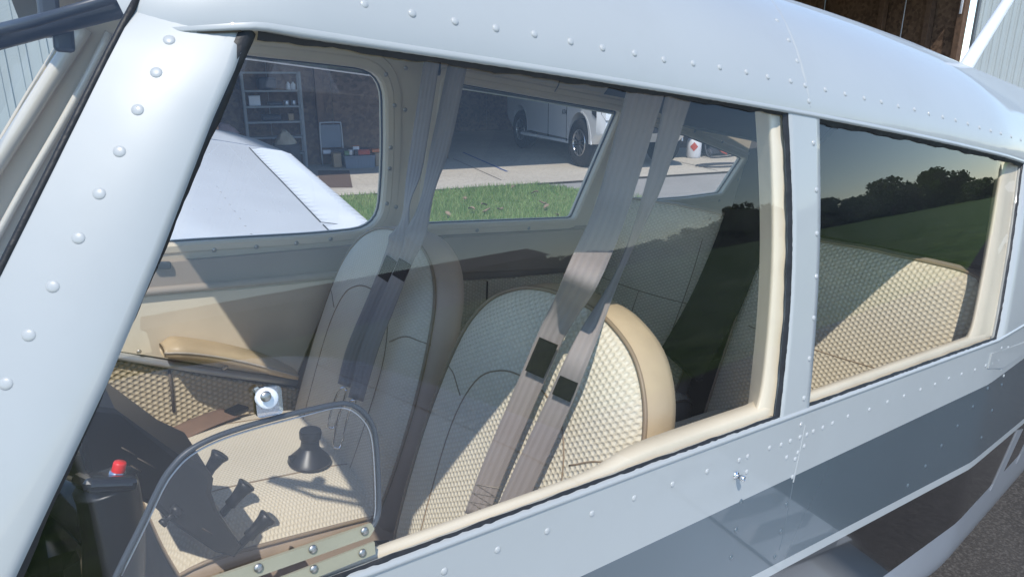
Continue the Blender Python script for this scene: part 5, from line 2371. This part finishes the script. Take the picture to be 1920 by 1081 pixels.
cop = thing('copilot_seat', 'far front seat in cream honeycomb fabric below the far front window', 'seat', (0.5, 0.235, -0.6))
seat_back(cop, 0.235, 0.635, 0.30, HALF, 'quilt_fine', 'vinyl_skirt', depth=0.06, seams=[HORSE, SIDE1, SIDE2])
cushion(cop, 0.17, 0.56, 0.035, 0.475, -0.322, -0.58, 'quilt_fine', 'vinyl_skirt', crown=0.030, seams=[[(-0.9, -0.55), (0, -0.55), (0.95, -0.55)], [(-0.9, 0.55), (0, 0.55), (0.95, 0.55)]], slope=-0.012)

RH = [(0.215, -0.40), (0.220, -0.25), (0.222, -0.10), (0.224, 0.0), (0.222, 0.06), (0.214, 0.098), (0.190, 0.115), (0.12, 0.120), (0.06, 0.121)]
RSEAM = [(-0.215, -0.10), (0.0, -0.105), (0.215, -0.10)]
RV = [(0.0, -0.105), (0.0, -0.25), (0.0, -0.38)]
rr = thing('passenger_seat', 'rear seat on the far side, tall grey cream honeycomb back below the small window', 'seat', (1.4, 0.275, -0.6))
seat_back(rr, 0.275, 1.47, 0.33, RH, 'quilt_rear', 'vinyl_taupe', depth=0.05, crown=0.016, seams=[RSEAM, RV, [(-0.15, 0.11), (-0.16, -0.05), (-0.15, -0.3)]], zc=(-0.30, 0.0), wide=0.90)
cushion(rr, 0.98, 1.40, 0.06, 0.475, -0.30, -0.58, 'quilt_rear', 'vinyl_taupe')
rl = thing('passenger_seat', 'rear seat on the near side, wide honeycomb back filling the second side window', 'seat', (1.4, -0.255, -0.6))
seat_back(rl, -0.258, 1.448, 0.33, [(a, b - 0.016) for a, b in RH], 'quilt_rear', 'vinyl_taupe', depth=0.05, crown=0.016, seams=[RSEAM, [(0.13, -0.12), (0.155, 0.0), (0.16, 0.10)]], zc=(-0.33, -0.02), wide=1.04)
cushion(rl, 0.98, 1.42, -0.475, -0.03, -0.30, -0.58, 'quilt_rear', 'vinyl_taupe')
# black sheet standing in for the shaded gap between the two rear backs
dv = thing('seat_gap', 'black sheet standing in for the shaded gap between the two rear seat backs', 'gap', (1.4, 0.03, -0.3))
LFT = [(1362, 392), (1335, 465), (1300, 545), (1268, 605), (1240, 652)]
RGT = [(1466, 395), (1425, 480), (1380, 580), (1340, 650), (1306, 712)]
rows = []
for (a, b) in zip(smooth_path([Vector((*q, 0)) for q in LFT], 4), smooth_path([Vector((*q, 0)) for q in RGT], 4)):
    row = []
    for t in frange(0, 1, 9):
        q = a.lerp(b, t)
        row.append(onback(q.x, q.y, 1.425 - 0.012 * math.sin(math.pi * t), 0.33))
    rows.append([row[0] + Vector((0.02, 0, 0))] + row + [row[-1] + Vector((0.02, 0, 0))])
mb = MB()
mb.grid(rows)
mb.build('gap_sheet', MATS['dark_carpet'], dv)
mb = MB()
mb.tube([rows[-1][i] for i in range(len(rows[-1]))], 0.004, 6)
mb.build('gap_edge', MATS['velcro'], dv)


# ================================================================== belts
def ribbon_rows(centers, widths, facing, thick=0.0014, n=7, wob=0.0):
    c = smooth_path(centers, n)
    w = smooth_path([Vector((x, 0, 0)) for x in widths], n)
    f = smooth_path(facing, n)
    top_, bot = [], []
    for i, p in enumerate(c):
        a, b = c[max(0, i - 1)], c[min(len(c) - 1, i + 1)]
        t = (b - a).normalized()
        nv = f[i].normalized()
        lat = t.cross(nv).normalized()
        nn_ = lat.cross(t).normalized()
        if nn_.dot(nv) < 0:
            nn_ = -nn_
        row = []
        for q in (-1, -0.97, -0.5, 0, 0.5, 0.97, 1):
            edge_ = thick * (0.2 if abs(q) == 1 else 1)
            row.append(p + lat * (w[i].x / 2 * q) + nn_ * edge_)
        row += [p + lat * (w[i].x / 2 * q) - nn_ * thick * 0.2 for q in (0.97, 0, -0.97)]
        top_.append(row)
    return top_


def strap(t, name, centers, widths, facing, m, thick=0.0014):
    mb = MB()
    rows = ribbon_rows(centers, widths, facing, thick)
    uvs, acc = [], 0.0
    for i, row in enumerate(rows):
        if i:
            acc += (row[3] - rows[i - 1][3]).length
        half = (row[6] - row[0]).length / 2
        uvs += [(half * q, acc) for q in (-1, -0.97, -0.5, 0, 0.5, 0.97, 1, 0.97, 0, -0.97)]
    mb.grid(rows, closed=True, uv=uvs)
    k = len(rows[0])
    mb.f.append(tuple(range(k)))
    mb.f.append(tuple(range(len(mb.v) - k, len(mb.v))))
    return mb.build(name, MATS[m], t, uv=True)


def cam_face(p, mixv=Vector((0, 0, 0))):
    return ((CAM_A - p).normalized() + mixv).normalized()


def belt(label, pts, widths, sleeve=None, mixv=Vector((0, 0, 0)), buckle=None):
    c = []
    for q in pts:
        if q[0] == 'b':
            c.append(onback(q[1], q[2], q[3], 0.30))
        else:
            c.append(aty(q[0], q[1], q[2]))
    t = thing('seat_belt', label, 'seat belt', c[-1], group='shoulder belts of the front seats')
    fc = [cam_face(p, mixv) for p in c]
    strap(t, 'webbing', c, widths, fc, 'webbing')
    if sleeve:
        i, a, b = sleeve
        p, q = c[i].lerp(c[i + 1], a), c[i].lerp(c[i + 1], b)
        up_ = (CAM_A - p).normalized() * 0.008
        strap(t, 'black_sleeve', [p + up_, (p + q) / 2 + up_, q + up_], [widths[i + 1] * 0.8] * 3, [cam_face(p, mixv)] * 3, 'velcro', 0.002)
    return t, c


XF = 0.572
beltA, cA = belt('left of two grey shoulder straps hanging across the far front seat', [(812, 100, 0.36), (776, 330, 0.31), ('b', 752, 428, XF - 0.03), ('b', 733, 492, XF - 0.012), ('b', 705, 560, XF - 0.004), ('b', 664, 655, XF - 0.006), ('b', 645, 722, XF - 0.006)], [0.036, 0.036, 0.036, 0.034, 0.032, 0.030, 0.026], sleeve=(3, -0.1, 0.45), mixv=Vector((-0.8, 0, 0)))
beltB, cB = belt('right of two grey shoulder straps hanging across the far front seat', [(862, 104, 0.34), (820, 300, 0.29), ('b', 785, 420, XF - 0.03), ('b', 760, 490, XF - 0.012), ('b', 728, 565, XF - 0.004), ('b', 694, 650, XF - 0.006), ('b', 667, 748, XF - 0.006)], [0.042, 0.042, 0.036, 0.026, 0.030, 0.032, 0.028], sleeve=(3, 0.0, 0.4), mixv=Vector((-0.5, 0, 0)))
XP = 0.552
beltC, cC = belt('wide grey shoulder strap over the near front seat, the left one of two', [(1217, 150, -0.30), (1150, 380, -0.27), ('b', 1098, 505, XP - 0.05), ('b', 1065, 570, XP - 0.012), ('b', 1035, 625, XP), ('b', 985, 740, XP), ('b', 925, 880, XP), ('b', 892, 968, XP)], [0.048, 0.045, 0.039, 0.035, 0.032, 0.031, 0.031, 0.030], sleeve=(4, 0.12, 0.65))
beltD, cD = belt('twisted grey shoulder strap over the near front seat, the right one of two', [(1277, 165, -0.33), (1225, 350, -0.30), (1165, 500, -0.27), ('b', 1098, 640, XP + 0.006), ('b', 1050, 750, XP), ('b', 990, 880, XP), ('b', 945, 978, XP)], [0.034, 0.022, 0.009, 0.024, 0.029, 0.031, 0.031], sleeve=(3, 0.42, 0.95))
# white zigzag stitching near the ends
for t, c in ((beltA, cA), (beltB, cB), (beltC, cC)):
    a, b = c[-2].lerp(c[-1], 0.3), c[-2].lerp(c[-1], 0.85)
    d = (b - a).normalized()
    f_ = cam_face(a)
    lat = d.cross(f_).normalized()
    path = []
    for i in range(7):
        path.append(a.lerp(b, i / 6) + lat * (0.015 if i % 2 else -0.015) + f_ * 0.0022)
    mb = MB()
    mb.tube(path, 0.0006, 5)
    mb.build('stitching', MATS['thread'], t)
# chrome tongues hanging from the far belts
for t, c, px_ in ((beltA, cA, [(645, 728), (638, 745), (622, 795)]), (beltB, cB, [(662, 752), (645, 775), (633, 832)])):
    q = [onback(u, v, XF - 0.01, 0.30) for u, v in px_]
    d = (q[2] - q[1]).normalized()
    lat = d.cross(cam_face(q[1])).normalized()
    w = 0.0075
    loop = [q[0] - lat * 0.004, q[1] - lat * w, q[2] - lat * w * 0.9, q[2] + d * 0.006, q[2] + lat * w * 0.9, q[1] + lat * w, q[0] + lat * 0.004]
    mb = MB()
    mb.tube(smooth_path(loop, 3, closed=True) + [smooth_path(loop, 3, closed=True)[0]], 0.0022, 6)
    mb.build('tongue', MATS['chrome'], t)
# overhead anchor of the far belts
mb = MB()
an = aty(812, 118, 0.38)
mb.box(an, (0.03, 0.02, 0.05), None, 0.004)
mb.build('belt_anchor', MATS['black_plastic'], ap, False)
# brown lap belt on the far seat cushion
zc_ = -0.290
lp = [atz(285, 836, zc_), atz(330, 815, zc_ + 0.004), atz(385, 790, zc_ + 0.008), atz(432, 773, zc_ + 0.004)]
lb = thing('lap_belt', 'brown lap belt lying across the far front seat cushion', 'lap belt', lp[1])
strap(lb, 'webbing', lp, [0.050] * 4, [Vector((-0.1, -0.15, 1))] * 4, 'lap_web', 0.0018)
mb = MB()
mb.box(lp[-1] + Vector((0.012, 0, 0.002)), (0.04, 0.03, 0.012), Matrix.Rotation(0.5, 3, 'Z'), 0.004)
mb.build('buckle', MATS['black_plastic'], lb, False)

# ================================================================== small cabin things
sm = atz(580, 866, -0.293)
su = thing('suction_mount', 'black suction cup mount standing on the far front seat cushion', 'mount', sm)
mb = MB()
mb.lathe(sm, (0.04, 0, 1), [(0, 0), (0.036, 0.0), (0.0375, 0.004), (0.034, 0.010), (0.022, 0.022), (0.0165, 0.030)], 28)
shade_auto(mb.build('suction_cup', MATS['black_plastic'], su), 30)
mb = MB()
mb.lathe(sm, (0.04, 0, 1), [(0.0165, 0.028), (0.0155, 0.044), (0.0185, 0.047), (0.0195, 0.058), (0.018, 0.062), (0.0, 0.062)], 28)
shade_auto(mb.build('neck', MATS['black_plastic'], su), 30)
mb = MB()
mb.box(sm + Vector((-0.031, 0.0, 0.016)), (0.012, 0.012, 0.01), None, 0.003)
mb.build('lever', MATS['black_plastic'], su, False)

# throttle quadrant
QY = -0.055
tq = thing('throttle_quadrant', 'black engine lever quadrant with three flared knobs behind the vent window', 'throttle quadrant', aty(320, 940, 0.0))
poly = [(150, 800), (170, 760), (215, 765), (330, 848), (384, 872), (400, 896), (396, 922), (408, 958), (452, 1022), (436, 1042), (404, 1034), (330, 985), (290, 950), (240, 925), (160, 880)]
pp = [aty(u, v, QY) for u, v in poly]
mb = MB()
nq = len(pp)
cen = sum(pp, Vector()) / nq
l0 = [p + (cen - p).normalized() * 0.008 + Vector((0, -0.004, 0)) for p in pp]
l2 = [p + Vector((0, 0.11, 0)) for p in pp]
mb.add(l0 + pp + l2, [tuple(range(nq)), tuple(reversed(range(2 * nq, 3 * nq)))] + [(a + i, a + nq + i, a + nq + (i + 1) % nq, a + (i + 1) % nq) for a in (0, nq) for i in range(nq)])
shade_auto(mb.build('housing', MATS['black_plastic'], tq), 25)
for (b0, b1, yy) in (((366, 916), (414, 850), 0.030), ((404, 978), (464, 906), 0.0), ((434, 1038), (504, 966), -0.045), ((186, 838), (206, 792), -0.03)):
    a, b = aty(*b0, yy), aty(*b1, yy)
    d = (b - a)
    mb = MB()
    mb.tube([a, a + d * 0.42, a + d * 0.45, a + d * 0.6, a + d * 0.85, a + d * 0.97, b], 0.006, 14, rs=[0.0055, 0.0055, 0.0088, 0.0080, 0.0105, 0.0140, 0.0125])
    mb.build('lever', MATS['black_plastic'], tq)
mb = MB()
a, b = aty(335, 952, QY - 0.004), aty(303, 982, QY - 0.012)
mb.tube([a, a.lerp(b, 0.3), a.lerp(b, 0.32), a.lerp(b, 0.8), a.lerp(b, 0.82), b], 0.004, 10, rs=[0.009, 0.009, 0.003, 0.003, 0.006, 0.006])
mb.build('friction_knob', MATS['black_plastic'], tq)
mb = MB()
for i, (u, v, w) in enumerate([(228, 838, 26), (258, 858, 34), (245, 872, 20), (380, 990, 18)]):
    p = aty(u, v, QY - 0.0045)
    q = aty(u + w, v + w * 0.55, QY - 0.0045)
    mb.tube([p, q], 0.0009, 5)
mb.build('engraved_marks', MATS['seam_dark'], tq)

# control yoke
YY = -0.32
yk = thing('control_yoke', 'black control yoke grip with red push button behind the front pillar', 'yoke', aty(205, 1000, YY))
gp = [aty(196, 905, YY), aty(203, 925, YY), aty(212, 985, YY), aty(214, 1060, YY), aty(205, 1150, YY), aty(170, 1250, YY)]
mb = MB()
mb.tube(smooth_path(gp, 5), 0.024, 18, rs=None)
mb.build('grip', MATS['black_plastic'], yk)
mb = MB()
tp_ = aty(196, 902, YY)
mb.box(tp_, (0.040, 0.058, 0.012), Matrix.Rotation(0.25, 3, 'Y') @ Matrix.Rotation(-0.35, 3, 'X'), 0.005)
mb.build('top_cap', MATS['black_gloss'], yk, False)
bt = aty(219, 893, YY)
axb = (aty(222, 880, YY) - bt).normalized()
mb = MB()
mb.lathe(bt - axb * 0.004, axb, [(0.0095, 0), (0.0095, 0.004), (0.0065, 0.005), (0.0065, 0.009), (0.0, 0.009)], 16)
mb.build('button_collar', MATS['chrome'], yk)
mb = MB()
mb.lathe(bt + axb * 0.004, axb, [(0.0052, 0), (0.0052, 0.008), (0.0045, 0.0095), (0, 0.0098)], 16)
mb.build('red_button', MATS['red_button'], yk)
mb = MB()
mb.box(aty(176, 895, YY), (0.014, 0.02, 0.006), Matrix.Rotation(0.25, 3, 'Y') @ Matrix.Rotation(-0.35, 3, 'X'), 0.002)
mb.build('rocker_switch', MATS['black_gloss'], yk, False)
mb = MB()
mb.tube(smooth_path([aty(205, 1000, YY), aty(150, 950, YY + 0.04), aty(110, 930, YY + 0.08), aty(70, 960, YY + 0.12), aty(40, 1040, YY + 0.14)], 5), 0.02, 14)
mb.build('cross_arm', MATS['black_gloss'], yk)
mb = MB()
hubp = aty(95, 1020, YY + 0.12)
mb.box(hubp, (0.05, 0.12, 0.10), Matrix.Rotation(0.3, 3, 'X'), 0.02)
mb.build('hub', MATS['black_gloss'], yk, False)

# instrument panel, lower console and glare shield
mb = MB()
mb.box((-0.10, 0.0, -0.16), (0.16, 0.96, 0.40), None, 0.02)
mb.build('instrument_panel', MATS['black_plastic'], ap, False)
mb = MB()
mb.box((-0.05, 0.0, -0.40), (0.24, 0.16, 0.42), None, 0.02)
mb.build('console', MATS['black_plastic'], ap, False)
mb = MB()
mb.box((-0.04, -0.33, -0.33), (0.20, 0.30, 0.24), None, 0.03)
mb.build('knee_panel', MATS['black_gloss'], ap, False)
# dark visor arm seen through the windshield
va, vb = aty(-60, 84, -0.22), aty(262, 2, -0.34)
mb = MB()
dvec = (vb - va).normalized()
mb.tube([va, va.lerp(vb, 0.5), vb], 0.011, 14, rs=[0.0095, 0.0085, 0.008])
vis = mb.build('visor_arm', MATS['smoke_visor'], ap)
mb = MB()
mb.tube([aty(-60, 72, -0.235), aty(60, 42, -0.30), aty(240, -12, -0.355)], 0.004, 8)
mb.build('visor_rod', MATS['smoke_visor'], vis)
for u, v in ((118, 60), (92, 28)):
    mb = MB()
    p = aty(u, v, -0.27)
    mb.box(p, (0.014, 0.012, 0.03), None, 0.003)
    mb.build('clip', MATS['smoke_visor'], vis, False)

# ------------------------------------------------------------------ vent window in the front side window
def onglass(u, v, off=0.0):
    y = -0.5
    p = aty(u, v, y)
    for _ in range(30):
        y = y * 0.4 + 0.6 * (-Yz(p.x, max(-0.2, min(p.z, 0.36))) + 0.006 - off)
        p = aty(u, v, y)
    return p


vent = None
VP = [(196, 1130), (222, 1070), (262, 990), (300, 910), (322, 876), (352, 846), (400, 820), (470, 796), (560, 772), (630, 757), (655, 757), (676, 768), (694, 788), (704, 815), (709, 870), (711, 940), (708, 968), (697, 988), (678, 1000), (560, 1044), (440, 1090), (330, 1130)]
vin = smooth_path([onglass(u, v, -0.004) for u, v in VP], 4)
mb = MB()
cen = sum(vin, Vector()) / len(vin)
mb.add(vin, [tuple(range(len(vin)))])
vent = mb.build('vent_window', MATS['vent_glass'], ap, False)
mb = MB()
mb.tube(smooth_path([onglass(u, v, -0.002) for u, v in VP[:-1]], 4), 0.0019, 8)
mb.build('rim', MATS['smoke_visor'], vent)
# clear inner edge catching light
mb = MB()
mb.tube(smooth_path([onglass(u + (5 if u < 600 else -7), v + 8, -0.003) for u, v in VP[1:17]], 4), 0.0006, 6)
mb.build('polished_edge', MATS['tin'], vent)


def strip_px(name, px_, off, thick, m, parent):
    p = [onglass(u, v, off) for u, v in px_]
    mb = MB()
    mb.prism(p, (0, -thick, thick * 0.15))
    return mb.build(name, MATS[m], parent, False)


hp = strip_px('hinge_plate', [(330, 1102), (694, 979), (699, 988), (690, 1003), (345, 1125)], 0.000, 0.003, 'hinge_cream', vent)
hp2 = strip_px('hinge_plate', [(400, 1128), (700, 1013), (702, 1036), (470, 1128)], -0.002, 0.002, 'hinge_cream', vent)
for u, v in ((684, 995), (587, 1029), (485, 1064)):
    p = onglass(u, v, 0.004)
    rivet_at(p, (0, -0.98, 0.18), 0.0031, vent, 'screw_metal', 'screw')
for u, v in ((680, 1036), (589, 1066)):
    p = onglass(u, v, 0.001)
    rivet_at(p, (0, -0.98, 0.18), 0.0030, vent, 'screw_metal', 'screw')
mb = MB()
lq = [onglass(u, v, -0.001) for u, v in round_poly([(474, 726), (523, 720), (528, 772), (479, 782)], 3, 9)]
mb.prism(lq, (0, -0.004, 0.0007))
lt_ = mb.build('latch_plate', MATS['clear_plastic'], vent, False)
mb = MB()
kc = onglass(499, 745, 0.004)
kn = Vector((0, -0.98, 0.18))
mb.lathe(kc, kn, [(0.0068, -0.002), (0.0068, 0.004), (0.006, 0.005), (0.0, 0.005)], 20)
mb.build('latch_knob', MATS['knob_clear'], lt_)
rivet_at(onglass(499, 743, 0.0125), kn, 0.0036, lt_, 'screw_metal', 'screw')

# small fittings on the far side: door latch, overhead clip, seat rail stop
mb = MB()
mb.box(aty(304, 497, 0.476), (0.03, 0.012, 0.014), Matrix.Rotation(0.05, 3, 'Y'), 0.003)
mb.build('door_latch', MATS['smoke_visor'], dp, False)
mb = MB()
mb.box(aty(578, 72, 0.33), (0.045, 0.02, 0.008), Matrix.Rotation(0.1, 3, 'Y'), 0.002)
mb.build('overhead_clip', MATS['smoke_visor'], hl, False)
mb = MB()
mb.box(aty(722, 1030, -0.02), (0.05, 0.015, 0.03), Matrix.Rotation(0.3, 3, 'Y'), 0.003)
rail = mb.build('seat_rail_stop', MATS['black_plastic'], ap, False)
rivet_at(aty(735, 1018, -0.03), (-0.3, -0.9, 0.3), 0.0065, rail, 'screw_metal', 'bolt')
# stitched piping round the near edge of the far seat cushion and rivet lines along the far wing
for (x0, y0, x1, y1, n) in ((0.62, 2.3, 0.75, 4.9, 34), (1.30, 2.7, 1.52, 4.6, 30), (0.80, 4.0, 1.6, 4.1, 18), (0.75, 4.5, 1.6, 4.55, 18), (0.8, 3.05, 1.45, 3.1, 14)):
    for i in range(n):
        t = i / (n - 1)
        p = wtop(x0 + (x1 - x0) * t, y0 + (y1 - y0) * t)[0]
        rivet_at(p, (0, 0, 1), 0.0055, wr_, 'white_paint')
